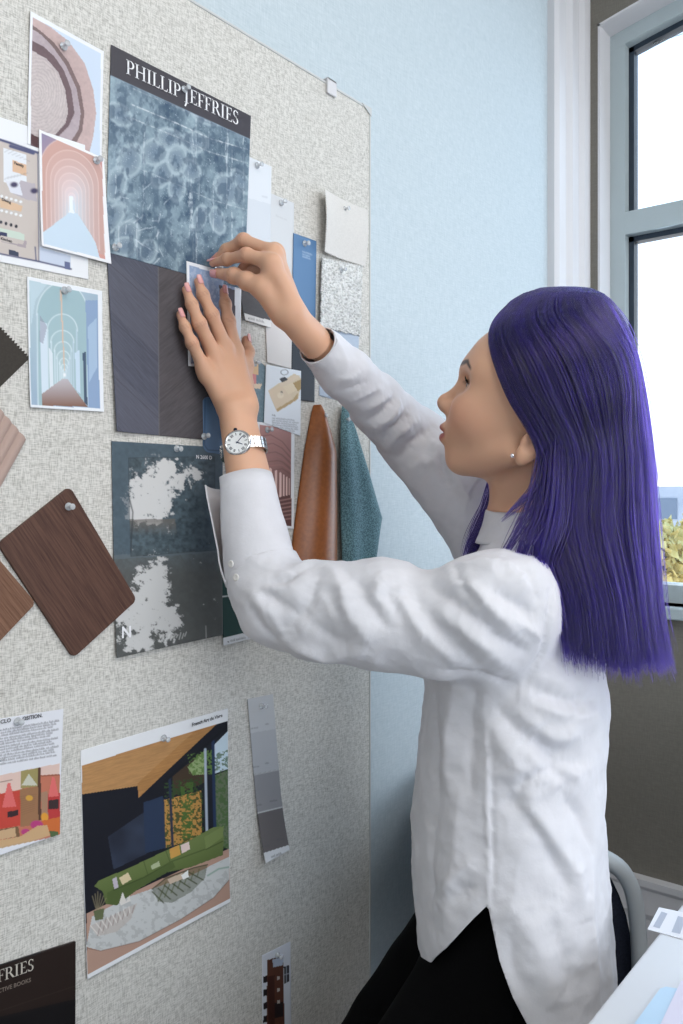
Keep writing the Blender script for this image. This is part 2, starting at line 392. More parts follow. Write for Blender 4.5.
m = MB(); m.add([(a, YB-.0025, z_top), (xr_top, YB-.0025, z_top), (xr_top, YB-.0025, z_top-.014), (a, YB-.001, z_top), (xr_top, YB-.001, z_top), (xr_top, YB-.001, z_top-.014)], [(0, 1, 2), (3, 5, 4), (0, 3, 4, 1), (1, 4, 5, 2), (2, 5, 3, 0)])
onto(m.build('corner_cap', M_edge), board)

def cz(x0, y0, sc): return lambda pts: [(x0+x/sc, y0+y/sc) for x, y in pts]
def T(o, label, cat, group=None): return tag(o, label, cat, group)
def curl(l=0, r=0, t=0, b=0, p=3):
    return lambda u, v: l*(1-u)**p+r*u**p+t*(1-v)**p+b*v**p

# --- print of cut wooden discs
def paint_discs(c):
    z = cz(20, 5, 6.83)
    c.poly(z([(80, 85), (550, 333), (545, 1200), (68, 1000)]), (208, 222, 240))
    inner = c.inpoly(z([(80, 85), (550, 333), (545, 1200), (68, 1000)]))
    save = c.c.copy()
    n = fbm(c.X*.35, c.Y*.35, 4, 3)
    def band(pts, c0, c1, cen=(38, 95)):
        m_ = c.inpoly(z(pts)); t = np.clip((np.hypot(c.X-cen[0], c.Y-cen[1])/60), 0, 1)
        col = lin(c0)[:3]*(1-t)[..., None]+lin(c1)[:3]*t[..., None]; c.c = np.where(m_[..., None], col*(0.88+.24*n)[..., None], c.c)
    band([(80, 85), (200, 150), (330, 250), (440, 400), (500, 580), (520, 740), (500, 900), (440, 1150), (80, 1150)], (172, 150, 148), (200, 176, 174))
    band([(80, 140), (150, 190), (230, 260), (330, 390), (410, 560), (440, 740), (425, 860), (360, 990), (300, 1100), (80, 1100)], (128, 106, 106), (128, 108, 108))
    band([(80, 168), (140, 205), (215, 280), (310, 410), (385, 570), (415, 740), (400, 850), (330, 960), (250, 1050), (70, 1050)], (168, 152, 158), (186, 172, 178))
    band([(75, 245), (150, 280), (230, 350), (300, 450), (350, 580), (372, 740), (330, 830), (240, 920), (70, 1000)], (118, 98, 102), (112, 92, 98))
    band([(75, 312), (180, 370), (260, 460), (308, 580), (328, 730), (308, 810), (240, 885), (180, 925), (70, 880)], (208, 198, 196), (198, 186, 186))
    d = np.hypot((c.X-36.5)/.9, (c.Y-93)/1.25)+3*n; mk = c.inpoly(z([(75, 312), (180, 370), (260, 460), (308, 580), (328, 730), (308, 810), (240, 885), (180, 925), (70, 880)]))
    c.put(mk*(.35*(np.sin(d*2.2) > .3)), (164, 150, 156))
    c.poly(z([(68, 880), (120, 905), (120, 980), (66, 940)]), (84, 56, 60))
    c.c = np.where(inner[..., None], c.c, lin((240, 242, 248))[:3])
T(sheet('photo_print', [(29.5, 11.6), (103.2, 51.6), (101.3, 172), (26.9, 144)], .0008, paint_discs, curl=curl(l=.001, t=.001)), 'photo print of sliced wooden discs pinned at the upper left of the board', 'photo print')

# --- floor plan
def paint_plan(c):
    z = cz(0, 110, 5.69)
    c.poly(z([(-200, 105), (215, 240), (222, 862), (-200, 780)]), (206, 196, 190)); c.poly(z([(228, 780), (400, 828), (402, 905), (230, 868)]), (206, 216, 234))
    c.poly(z([(20, 215), (150, 255), (150, 440), (20, 410)]), (232, 236, 242)); c.poly(z([(70, 285), (150, 310), (150, 375), (70, 350)]), (226, 190, 160))
    c.poly(z([(120, 400), (200, 420), (210, 520), (150, 510), (60, 470)]), (190, 182, 190)); c.poly(z([(30, 400), (110, 415), (130, 490), (60, 470)]), (226, 228, 238))
    for x, y in ((80, 425), (195, 460)): c.ell(*z([(x, y)])[0], 5, 3.6, (70, 64, 96), soft=.5)
    for k in range(7): c.line(z([(25+k*22, 240+k*8), (60+k*18, 220+k*12)]), .4, (120, 120, 130), .6); c.line(z([(25+k*18, 395-k*4), (50+k*18, 380-k*4)]), .4, (120, 120, 130), .6)
    c.poly(z([(0, 505), (130, 545), (120, 580), (0, 555)]), (224, 192, 162))
    for k in range(5): c.ell(*z([(10+k*27, 490+k*8)])[0], 1.8, 1.5, (238, 240, 242)); c.ell(*z([(10+k*27, 572+k*7)])[0], 1.8, 1.5, (238, 240, 242))
    for k in range(4): c.ell(*z([(5+k*29, 638+k*8)])[0], 1.7, 2.1, (42, 42, 58), soft=.3)
    c.poly(z([(-20, 665), (140, 705), (140, 745), (-20, 705)]), (206, 220, 208)); c.poly(z([(-20, 690), (40, 700), (40, 720), (-20, 712)]), (56, 62, 96))
    c.poly(z([(-20, 745), (150, 785), (150, 745), (140, 740), (130, 765)]), (176, 164, 170)); c.poly(z([(52, 795), (108, 808), (108, 833), (52, 822)]), (62, 70, 92))
    for p, w_ in (([(-200, 105), (60, 188), (215, 243)], 3.2), ([(60, 205), (190, 245)], 4.5), ([(215, 240), (222, 862)], 1.2), ([(-200, 778), (222, 862), (405, 905)], 2.2), ([(200, 780), (205, 855)], 1.6)): c.line(z(p), w_*.75, (84, 88, 124))
    c.poly(z([(368, 860), (398, 868), (398, 910), (368, 903)]), (104, 112, 150))
flo = sheet('floor_plan_print', [(-34, 106), (85, 145), (88.5, 279.5), (-34, 255)], .0012, paint_plan)
T(flo, 'floor plan sheet half hidden behind the rose archway print at the left edge', 'print')
M_ink = mat('print_ink', (52, 50, 56), 0.6); M_inkw = mat('print_ink_white', (236, 236, 240), 0.5)
for s, p0, p1 in (('Family', (14.5, 164), (24, 167.5)), ('Dining', (2, 200.5), (11, 203.5)), ('Kitchen', (1, 239.5), (12, 242.5))):
    v, f = tx(s); lettering(flo, v, f, p0, p1, 1, .0017, M_ink)

# --- rose archway print
def paint_arch(c):
    z = cz(0, 110, 5.69)
    inner = [(238, 130), (582, 285), (592, 850), (240, 765)]; im = c.inpoly(z(inner))
    c.grad(z(inner), (150, 140, 168), (214, 160, 150), z([(240, 150)])[0], z([(520, 420)])[0])
    spec = [(228, 590, 165, 720, 830), (262, 560, 232, 690, 800), (288, 530, 282, 664, 770), (310, 507, 322, 640, 745), (332, 487, 360, 628, 715), (352, 466, 400, 612, 680), (370, 446, 440, 600, 645), (388, 428, 472, 592, 615)]
    n = len(spec)
    for k, (l, r, t, bl, br) in enumerate(spec):
        cx_ = (l+r)/2; rad = (r-l)/2; hh = rad*1.15
        pts = [(l, bl)]+[(cx_-rad*math.cos(a), t+hh-hh*math.sin(a)+ (cx_-rad*math.cos(a)-cx_)*.22) for a in np.linspace(0, math.pi, 24)]+[(r, br)]
        f = k/(n-1); lc = np.array((210, 168, 158))*(1-f)+np.array((236, 214, 216))*f; rc = np.array((206, 168, 160))*(1-f)+np.array((212, 226, 238))*f
        c.grad(z(pts), lc, rc, z([(l, t)])[0], z([(r, (t+br)/2)])[0]); c.line(z(pts), .45, (244, 226, 222), .75)
    c.poly(z([(238, 700), (400, 578), (440, 590), (520, 720), (540, 760), (560, 846), (240, 768)]), (206, 224, 240)); c.poly(z([(392, 488), (415, 492), (412, 560), (425, 590), (392, 585)]), (240, 246, 252))
    c.c = np.where(im[..., None], c.c, lin((244, 244, 248))[:3])
T(sheet('photo_print', [(39, 129.3), (104, 158.3), (109.9, 264.3), (40.4, 246.2)], .0028, paint_arch, curl=curl(b=.003)), 'photo print of receding rose pink archways overlapping the floor plan sheet', 'photo print')

# --- white arcade print
def paint_arcade(c):
    z = cz(0, 230, 3.415); inner = [(98, 172), (335, 222), (338, 610), (103, 598)]; im = c.inpoly(z(inner))
    c.grad(z(inner), (184, 206, 214), (158, 180, 204), z([(100, 200)])[0], z([(335, 400)])[0])
    vp = (219, 495)
    c.poly(z([(98, 165), (160, 185), (120, 240), (105, 330)]), (196, 216, 226))
    for k, (cx_, cy_, rx, ry) in enumerate([(212, 290, 88, 110), (212, 345, 52, 58), (212, 385, 40, 42), (214, 415, 30, 34), (215, 440, 23, 27), (217, 458, 16, 20), (218, 472, 11, 14), (219, 484, 6, 9)]):
        f = k/7; pts = [(cx_-rx, 600)]+[(cx_-rx*math.cos(a), cy_-ry*math.sin(a)) for a in np.linspace(0, math.pi, 24)]+[(cx_+rx, 600)]
        c.poly(z(pts), tuple(np.array((166, 194, 202))*(1-f)+np.array((190, 212, 218))*f)); c.line(z(pts[1:-1]), .8, (228, 240, 244), .9)
        c.line(z([(cx_-rx+2, cy_-4), (cx_-rx+2, 600)]), 1.2, (222, 236, 244), .8); c.line(z([(cx_+rx-2, cy_-4), (cx_+rx-2, 600)]), 1.0, (206, 222, 236), .8)
    c.poly(z([(135, 310), (158, 320), (162, 570), (140, 560)]), (218, 232, 244)); c.poly(z([(135, 290), (160, 330), (145, 390), (134, 380)]), (150, 150, 170), .6); c.poly(z([(165, 400), (178, 420), (182, 545), (168, 550)]), (226, 236, 244))
    c.poly(z([(255, 420), (270, 410), (272, 560), (258, 545)]), (206, 224, 240)); c.poly(z([(282, 420), (292, 415), (296, 600), (284, 590)]), (74, 92, 116)); c.poly(z([(292, 240), (338, 240), (338, 610), (300, 605)]), (146, 170, 204)); c.poly(z([(300, 330), (330, 300), (330, 470), (304, 520)]), (172, 196, 222))
    c.poly(z([(204, 205), (210, 205), (221, 480), (217, 480)]), (226, 196, 172), .85)
    c.grad(z([(140, 560), (212, 508), (228, 508), (296, 604), (140, 600)]), (196, 190, 196), (140, 106, 92), z([(219, 510)])[0], z([(219, 600)])[0])
    c.ell(*z([vp])[0], 2.2, 3.2, (248, 250, 252), soft=.8)
    c.c = np.where(im[..., None], c.c, lin((240, 244, 250))[:3])
T(sheet('photo_print', [(26.6, 276.5), (102.3, 291), (103, 412), (29, 407.5)], .0008, paint_arcade, curl=curl(l=.001, b=.002)), 'photo print of a long pale arcade with wooden floor, pinned below the floor plan', 'photo print')

# --- slate chevron veneer
def paint_chev(c):
    sx = 158
    lft = c.X < sx
    g1 = fbm((c.X*.8+c.Y*.62)*.9*0+(c.Y-c.X*1.15)*1.3, (c.X+c.Y)*.06, 4, 5); g2 = fbm((c.Y+c.X*.85)*1.3, (c.X-c.Y)*.06, 4, 9)
    colL = lin((84, 86, 100))[:3]*(.7+.6*g1)[..., None]; colR = lin((84, 80, 84))[:3]*(.62+.76*g2)[..., None]
    c.c = np.where(lft[..., None], colL, colR)
    for k, y in enumerate((262, 316, 372, 428)):
        c.put(((c.X < sx) & (c.Y-(c.X-107)*.95 > y-8) & (c.Y-(c.X-107)*.95 < y+46) & (k % 2 == 0))*.22, (112, 112, 124))
        c.line([(100, y-6), (sx, y+46)], .5, (60, 60, 70), .7); c.line([(sx, y+30), (240, y-40)], .5, (58, 54, 58), .7)
    c.line([(sx, 200), (sx+.5, 460)], .8, (120, 118, 122), .7)
T(sheet('veneer_sheet', [(106.5, 248), (236, 284), (229, 442), (114.5, 431.5)], .0008, paint_chev, rough=.55, thick=.001, curl=lambda u, v: .0004+.005*(1-u)**4*v), 'slate grey chevron wood veneer sheet hanging under the blue floral poster', 'material sample')

# --- blue floral poster
def paint_poster(c):
    z = cz(95, 35, 4.018); n = fbm(c.X*.09, c.Y*.07, 5, 21); n2 = fbm(c.X*.5, c.Y*.35, 4, 22)
    t = np.clip(n*1.5-.3+(n2-.5)*.35, 0, 1)[..., None]
    c.c = lin((66, 90, 112))[:3]*(1-t)+lin((152, 174, 186))[:3]*t
    left = np.clip((150-c.X)/50, 0, 1); c.put(left*.42*(n2*1.3), (176, 196, 210))
    def petal(x, y, rx, ry, rot):
        px, py = z([(x, y)])[0]; c.ell(px, py, rx/4, ry/4, (150, 168, 180), .62, rot, .12); c.ell(px, py, rx/4*.93, ry/4*.93, (182, 200, 210), .5, rot, 0, .2); c.ell(px, py, rx/4*.68, ry/4*.72, (118, 138, 156), .55, rot, .25); c.ell(px, py, rx/4*.40, ry/4*.45, (104, 126, 148), .5, rot, .5)
    for p in [(140, 505, 52, 72, .3), (85, 600, 40, 75, .2), (240, 470, 60, 55, -.5), (300, 420, 60, 45, .4), (400, 430, 55, 45, .2), (330, 610, 36, 62, .1), (270, 560, 40, 62, .5), (385, 545, 38, 50, -.6), (330, 500, 42, 62, 0), (420, 735, 28, 55, .25), (490, 745, 30, 60, -.3), (530, 620, 45, 70, -.5), (585, 590, 30, 60, -.6), (60, 745, 40, 90, .7), (130, 800, 48, 60, .5), (215, 870, 36, 50, .2), (120, 850, 50, 40, -.2), (100, 320, 60, 40, .8), (450, 320, 70, 40, .4)]: petal(*p)
    for y0, a in ((395, .8), (450, .6), (330, .35), (640, .4)): c.line(z([(150, y0-115), (330, y0-40), (460, y0+20), (610, y0+65)]), .9, (226, 234, 240), a*(.3+.7*(n2 > .5)))
    rr = random.Random(4)
    for k in range(34):
        x = rr.choice([165, 200, 385, 395, 412, 440, 455, 470, 510, 525, 545, 380, 90, 590])+rr.uniform(-8, 8); y = rr.uniform(280, 820); l = rr.uniform(30, 220)
        c.line(z([(x, y), (x+rr.uniform(-5, 5), y+l*.5), (x-rr.uniform(-3, 6), y+l)]), rr.uniform(.3, .9), (220, 232, 240), rr.uniform(.35, .9)*(.3+.7*(n2 > .42)))
    for k in range(22):
        x, y = rr.uniform(120, 330), rr.uniform(620, 900); c.line(z([(x, y), (x+rr.uniform(-40, 40), y+rr.uniform(-40, 40))]), rr.uniform(.3, 1.1), (216, 228, 238), .65)
    sp = fbm(c.X*1.2, c.Y*1.2, 2, 31); c.put((sp > .80)*.45, (206, 220, 232))
    dk = fbm(c.X*.16, c.Y*.1, 4, 33); c.put(np.clip((dk-.50)*5, 0, .6), (58, 82, 108))
    c.poly(z([(60, 20), (640, 320), (640, 428), (50, 157)]), (66, 64, 72)); c.line(z([(50, 157), (640, 428)]), .6, (150, 170, 188), .7)
pos = sheet('poster', [(111.2, 44.5), (251, 115.9), (242.5, 289.5), (105.5, 251.5)], .0018, paint_poster, rough=.4, step=.62, curl=lambda u, v: .004*(u**5)*v)
T(pos, 'large blue floral wallcovering poster with a dark header band and white serif lettering', 'poster')
def serif(s):
    """roman capitals from thick and thin strokes; unit cap height"""
    TK, TN, SF = .15, .06, .10
    V = []; F = []
    def q(p): n = len(V); V.extend(p); F.append(tuple(range(n, n+len(p))))
    def bar(x0, y0, x1, y1): q([(x0, y0), (x1, y0), (x1, y1), (x0, y1)])
    def stem(x, y0=0, y1=1): bar(x, y0, x+TK, y1); bar(x-SF, y0, x+TK+SF, y0+.045); bar(x-SF, y1-.045, x+TK+SF, y1)
    def bowl(x, yc, rx, ry, a0=-90, a1=90, tk=TK, tn=TN, n=14):
        P0 = []; P1 = []
        for k in range(n+1):
            a = math.radians(a0+(a1-a0)*k/n); P0.append((x+rx*math.cos(a), yc+ry*math.sin(a))); P1.append((x+(rx-tk)*math.cos(a), yc+(ry-tn)*math.sin(a)))
        for k in range(n): q([P0[k], P0[k+1], P1[k+1], P1[k]])
    x = 0
    for ch in s:
        if ch == ' ': x += .42; continue
        o = x+SF
        if ch == 'P': stem(o); bar(o, .94, o+.25, 1); bar(o, .44, o+.25, .5); bowl(o+.25, .72, .33, .28); x += .74
        elif ch == 'R':
            stem(o); bar(o, .94, o+.25, 1); bar(o, .46, o+.3, .52); bowl(o+.25, .73, .31, .27); q([(o+.27, .5), (o+.42, .5), (o+.78, 0), (o+.6, 0)]); bar(o+.6, 0, o+.84, .04); x += .90
        elif ch == 'H': stem(o); stem(o+.60); bar(o, .48, o+.65, .54); x += 1.05
        elif ch == 'I': stem(o); x += .46
        elif ch == 'L': stem(o); bar(o, 0, o+.52, .055); q([(o+.46, .05), (o+.52, .05), (o+.56, .24), (o+.53, .24)]); x += .72
        elif ch == 'J': stem(o, -.12, 1); q([(o, -.1), (o+TK, -.1), (o+.02, -.38), (o-.10, -.40), (o-.10, -.34)]); x += .48
        elif ch in 'EF':
            stem(o); bar(o, .945, o+.50, 1); q([(o+.44, .95), (o+.50, .95), (o+.52, .78), (o+.49, .78)]); bar(o, .48, o+.38, .535); bar(o+.35, .40, o+.38, .62)
            if ch == 'E': bar(o, 0, o+.52, .055); q([(o+.46, .05), (o+.52, .05), (o+.56, .22), (o+.53, .22)])
            x += .70 if ch == 'E' else .66
        elif ch == 'S':
            bowl(o+.22, .75, .24, .26, 30, 270, .11, .06); bowl(o+.20, .25, .27, .26, -150, 90, .13, .06)
            q([(o+.10, .60), (o+.20, .46), (o+.36, .42), (o+.26, .58)]); bar(o+.40, .76, o+.44, .96); bar(o-.06, .04, o-.02, .24); x += .60
    return V, F
v, f = serif('PHILLIP'); lettering(pos, v, f, (126.2, 73.5), (180.6, 98.2), 1, .0026, M_inkw)
v, f = serif('JEFFRIES'); lettering(pos, v, f, (184.6, 100.2), (238.2, 125.2), 1, .0026, M_inkw)

# --- strips behind the poster
def paint_strip1(c):
    c.c[:] = lin((226, 231, 238))[:3]; c.put((c.Y > 197+(c.X-245)*.28)*1.0, (216, 222, 230)); c.text(262, 196.5, 270, 199, 1.3, (170, 176, 188), .5, 2)
T(sheet('paint_card', [(240, 153), (271.5, 166.5), (270, 262), (238, 254)], .0008, paint_strip1, rough=.4), 'near-white paint card with a faint fold line, just right of the blue poster', 'paint card')
def paint_strip2(c): c.c[:] = lin((216, 219, 223))[:3]; c.text(276, 216, 288, 221, 1.3, (186, 188, 192), .5, 5)
T(sheet('paint_card', [(268, 192), (294, 203), (293, 345), (267, 331)], .0005, paint_strip2, rough=.5), 'pale grey paint card behind the pinching hand, left of the blue card', 'paint card')

# --- blue to black card
def paint_blue(c):
    c.c[:] = lin((92, 130, 172))[:3]; c.put(sstep(0, 1, (c.Y-320)/40), (84, 124, 168)); c.poly([(285, 340), (320, 348), (320, 410), (285, 400)], (30, 33, 42))
    for k in range(3): c.text(302.5, 252+k*2.4, 313, 255.6+k*2.4, 1.2, (186, 206, 226), .6, k)
bc = sheet('paint_card', [(293.5, 233), (316.5, 241), (314.5, 402), (291, 399)], .0018, paint_blue, rough=.4)
T(bc, 'tall blue paint card with a black lower block, between pale card and fabric swatches', 'paint card')

# --- pinked swatches on the right
def pink_edges(sides, n, depth):
    def m(X, Y, u, v):
        k = np.ones(len(u), bool); saw = lambda t: np.abs((t*n) % 1-.5)*2
        if 'l' in sides: k &= u > depth*saw(v)
        if 'b' in sides: k &= v < 1-depth*saw(u)
        if 'r' in sides: k &= u < 1-depth*saw(v)
        if 't' in sides: k &= v > depth*saw(u)
        return k
    return cutmask(m)
def paint_beige(c): c.c = lin((222, 219, 215))[:3]*(.93+.14*fbm(c.X*1.1, c.Y*1.1, 3, 4))[..., None]
T(sheet('fabric_swatch', [(318, 190), (367.5, 210), (366, 267), (319.5, 253)], .004, paint_beige, rough=.9, spec=.1, step=.6, thick=.0012, curl=lambda u, v: .013*(1-u)**3+.003*np.sin(v*4), mask=pink_edges('lb', 26, .022)), 'smooth beige fabric swatch with pinked edges at the upper right of the board', 'fabric swatch')
def paint_boucle(c):
    n = fbm(c.X*.75, c.Y*.75, 3, 14); c.c = lin((222, 223, 222))[:3]*(.74+.36*sstep(.3, .6, n))[..., None]; c.n = n
W_ = {}
def boucle_curl(u, v):
    return .006*(1-u)**3+.0022*sstep(.3, .7, fbm(u*34, v*56, 3, 14))
T(sheet('fabric_swatch', [(319, 258), (362, 266), (360, 336.5), (317, 327)], .0022, paint_boucle, rough=.95, spec=.1, step=.5, thick=.002, curl=boucle_curl, mask=pink_edges('lb', 30, .02)), 'white nubbly boucle fabric swatch under the smooth beige swatch', 'fabric swatch')
def paint_paleblue(c): c.c = lin((190, 203, 220))[:3]*(.95+.1*fbm(c.X, c.Y, 2, 6))[..., None]
T(sheet('fabric_swatch', [(320, 325), (359, 334), (357, 405), (319, 396)], .001, paint_paleblue, rough=.9, spec=.1, step=.6, thick=.0012, mask=pink_edges('lb', 30, .02)), 'pale blue fabric swatch with a zigzag edge, hanging under the boucle swatch behind the sleeve', 'fabric swatch')

# --- cards between the hands
def paint_tag(c):
    c.c = lin((74, 70, 72))[:3]*(.85+.3*fbm(c.X*.4, c.Y*2, 3, 8))[..., None]
    z = cz(230, 290, 6.83); c.poly(z([(90, 160), (280, 212), (280, 270), (95, 218)]), (222, 220, 218)); c.text(*z([(125, 200)])[0], *z([(262, 236)])[0], 2.6, (90, 88, 92), .8, 3); c.ell(*z([(120, 196)])[0], .7, .7, (120, 118, 120))
T(sheet('material_card', [(240, 287), (271, 297), (269.5, 328), (243, 320)], .0022, paint_tag, curl=curl(b=.003)), 'small dark brown sample card with a cream label strip, below the pinching hand', 'material sample')
def paint_grey(c): c.grad([(260, 300), (300, 300), (300, 380), (260, 380)], (214, 209, 208), (222, 218, 216), (266, 325), (290, 366))
T(sheet('paint_card', [(265.5, 320), (292, 331), (291.5, 369), (267, 362.5)], .0016, paint_grey, rough=.5), 'plain warm grey paint card hanging below the pinching wrist', 'paint card')
def paint_figure(c):
    z = cz(230, 290, 6.83); c.c[:] = lin((112, 134, 146))[:3]; n = fbm(c.X*.6, c.Y*.6, 3, 5); c.put((n > .55)*.35, (146, 164, 170))
    c.poly(z([(130, 480), (195, 490), (195, 580), (130, 580)]), (226, 190, 146)); c.poly(z([(140, 570), (180, 575), (178, 640), (140, 650)]), (216, 140, 140)); c.poly(z([(140, 640), (220, 640), (205, 675), (140, 670)]), (230, 206, 180)); c.poly(z([(130, 690), (150, 690), (165, 880), (130, 880)]), (178, 168, 158)); c.poly(z([(190, 480), (245, 520), (240, 500), (205, 470)]), (236, 224, 210))
T(sheet('photo_print', [(243, 358), (266, 364), (264.5, 424), (246, 418)], .001, paint_figure), 'narrow teal print with peach and pink shapes, half behind the flat hand', 'photo print')
def paint_box(c):
    z = cz(230, 290, 6.83); c.c[:] = lin((232, 238, 246))[:3]
    c.poly(z([(260, 690), (330, 640), (440, 570), (485, 600), (485, 650), (465, 745), (320, 832)]), (222, 204, 176)); c.poly(z([(260, 690), (385, 640), (430, 750), (320, 815)]), (226, 206, 180)); c.poly(z([(320, 812), (430, 745), (465, 700), (465, 745), (322, 834)]), (190, 162, 116))
    c.poly(z([(355, 655), (430, 632), (462, 680), (400, 715)]), (232, 214, 186)); c.poly(z([(430, 635), (485, 610), (485, 680), (462, 690)]), (178, 148, 96)); c.poly(z([(330, 640), (440, 585), (485, 585), (410, 640), (350, 665)]), (226, 208, 184)); c.poly(z([(335, 607), (375, 592), (397, 612), (355, 632)]), (52, 52, 56)); c.ell(*z([(352, 705)])[0], 1.6, 2.6, (60, 56, 56), .8); c.ell(*z([(345, 720)])[0], 3.6, 3.4, (240, 224, 200), .8)
    c.ell(*z([(372, 562)])[0], 3.6, 2.6, (90, 92, 98), .7, ring=.22); c.text(*z([(288, 858)])[0], *z([(320, 864)])[0], 1.8, (60, 60, 66), .9, 1)
    for k in range(6): c.text(*z([(288, 878+k*15)])[0], *z([(470, 896+k*15)])[0], 1.3, (110, 112, 120), .7, k+3)
T(sheet('catalogue_page', [(266, 364.5), (301, 371), (300.5, 436), (264, 423)], .0026, paint_box), 'white catalogue page picturing stacked tan box furniture, right of the flat hand', 'catalogue page')
def paint_pinkarch(c):
    z = cz(190, 380, 3.252); inner = [(225, 145), (328, 158), (330, 475), (225, 470)]; im = c.inpoly(z(inner)); c.grad(z(inner), (186, 142, 138), (128, 92, 88), z([(225, 150)])[0], z([(300, 330)])[0])
    for k in range(9): c.line(z([(225, 185+k*14), (262+k*4, 178+k*14), (300, 200+k*11), (328, 235+k*9)]), .8, (168, 120, 114) if k % 2 else (112, 78, 76), .7)
    for k, x in enumerate((240, 262, 280, 294, 305, 315, 323)):
        w_ = 9-k*1.0; t_ = 290+k*7; c.poly(z([(x-w_*.6, 395)]+[(x-w_*.6*math.cos(a), t_-12*math.sin(a)) for a in np.linspace(0, math.pi, 9)]+[(x+w_*.6, 395-k*2)]), (222, 190, 182))
    c.poly(z([(225, 395), (330, 372), (330, 475), (225, 470)]), (96, 62, 60))
    for k in range(6): c.line(z([(228+k*6, 405+k*11), (330, 385+k*13)]), 1.1, (190, 150, 142), .6)
    c.c = np.where(im[..., None], c.c, lin((238, 240, 244))[:3])
T(sheet('photo_print', [(256, 421.5), (294.5, 427), (294, 529), (256, 526)], .0018, paint_pinkarch), 'photo print of a dusky pink arched gallery, between watch and leather swatch', 'photo print')

# --- small print under the hand
def paint_small(c):
    c.c[:] = lin((236, 239, 245))[:3]; c.grad([(189, 265), (235, 279), (235, 362), (191, 364)], (150, 170, 202), (112, 118, 150), (190, 275), (230, 340)); n = fbm(c.X*.4, c.Y*.3, 3, 2); c.put(c.inpoly([(189, 265), (235, 279), (235, 362), (191, 364)])*(n > .55)*.35, (196, 208, 226)); c.poly([(219, 285), (235, 290), (235, 362), (225, 362)], (74, 62, 70))
T(sheet('photo_print', [(186.5, 261), (241.5, 276), (240, 369), (188.5, 366)], .0034, paint_small), 'small blue print held flat under the spread fingers while being pinned', 'photo print')

# --- blue rounded sample under the wrist
def rounded(corners, r):
    def m(X, Y, u, v):
        w_ = math.dist(corners[0], corners[1]); h_ = math.dist(corners[0], corners[3]); a = np.minimum(u, 1-u)*w_; b = np.minimum(v, 1-v)*h_
        return ~((a < r) & (b < r) & (np.hypot(r-a, r-b) > r))
    return cutmask(m)
def paint_phone(c): c.c[:] = lin((92, 122, 156))[:3]; c.line([(205, 400), (204.5, 445), (208, 450), (240, 452)], 1.0, (60, 82, 112), .8)
q = [(203, 396), (245, 404), (243, 457), (203.5, 452)]
T(sheet('laminate_sample', q, .0018, paint_phone, rough=.3, step=.4, thick=.0015, mask=rounded(q, 6)), 'small slate blue laminate sample with rounded corners behind the watch', 'material sample')

# --- forest sheet
def paint_forest(c):
    z = cz(100, 435, 4.27); n = fbm(c.X*.22, c.Y*.22, 5, 41); n2 = fbm(c.X*.09, c.Y*.09, 3, 44); nn = n*.6+n2*.4+(fbm(c.X*.9, c.Y*.9, 2, 46)-.5)*.22
    sky = np.zeros(c.X.shape)
    def blob(x, y, rx, ry, s=1.0):
        px, py = z([(x, y)])[0]; d = np.hypot((c.X-px)/(rx/4.27), (c.Y-py)/(ry/4.27)); np.maximum(sky, s*np.clip(1.5-d, 0, 1), out=sky)
    blob(215, 270, 105, 120, 1); blob(330, 190, 60, 45, .8); blob(170, 330, 60, 50); blob(225, 640, 75, 110, 1); blob(180, 760, 110, 110, 1); blob(280, 790, 60, 90, .9); blob(150, 880, 80, 45, .8); blob(400, 160, 50, 40, .7); blob(270, 150, 90, 60, .9); blob(130, 700, 60, 60, .8)
    t = sstep(.42, .66, sky*.95+(nn-.5)*1.7+(fbm(c.X*.8, c.Y*.8, 2, 48)-.5)*.25)[..., None]
    dark = lin((82, 96, 104))[:3]*(.30+1.3*fbm(c.X*.3, c.Y*.3, 4, 47))[..., None]; dark = dark*(1-.0)+0
    tx_ = np.clip((c.X-170)/60, 0, 1)[..., None]; dark = dark*(1-tx_*.25)+lin((48, 66, 88))[:3]*tx_*.25
    lo = np.clip((c.Y-545)/30, 0, 1)[..., None]; dark = dark*(1-lo)+lin((66, 70, 70))[:3]*(.7+.6*n)[..., None]*lo
    c.c = dark*(1-t)+lin((214, 214, 214))[:3]*t
    fld = c.inpoly(z([(125, 360), (320, 358), (330, 440), (130, 500)])); c.put(fld*np.clip(1.2-(c.Y-519)/14, 0, 1)*.75, (112, 106, 100))
    c.line(z([(130, 500), (140, 330), (120, 250)]), 1.4, (52, 58, 62), .8); c.line(z([(380, 760), (370, 560), (330, 500)]), 1.2, (60, 66, 68), .6); c.line(z([(470, 620), (440, 520)]), .9, (60, 66, 68), .6)
    panel = z([(122, 98), (490, 92), (492, 492), (130, 520)]); pm = c.inpoly(panel)
    frame = c.inpoly(z([(50, 25), (525, 30), (525, 500), (60, 530)])) & ~pm
    c.put(frame*.72, (84, 100, 112)); c.line(panel+panel[:1], .5, (50, 56, 62), .7)
    low = c.Y > z([(0, 515)])[0][1]+(c.X-105)*-.06; c.put((low & ~pm)*.18, (150, 150, 148))
    for k in range(9): c.line(z([(258+k*12, 880-k*2+6*math.sin(k*2.2)), (266+k*12, 858-k*2-5*math.cos(k*3))]), .5, (230, 230, 228), .8)
    c.line(z([(445, 815), (445, 870)]), .6, (220, 220, 218), .6)
fs = sheet('wallcovering_sample', [(111.5, 441), (223, 447.5), (221, 634.5), (115, 657.5)], .0016, paint_forest, rough=.35, curl=curl(b=.004))
T(fs, 'dark forest mural sample sheet with a framed inset scene, left of the raised cuff', 'material sample')
v, f = tx('N 2600 D'); lettering(fs, v, f, (196.3, 458.5), (212, 459.5), 1, .0024, M_inkw)
v, f = tx('N'); lettering(fs, v, f, (122, 638), (131, 637), 1, .0060, M_inkw)

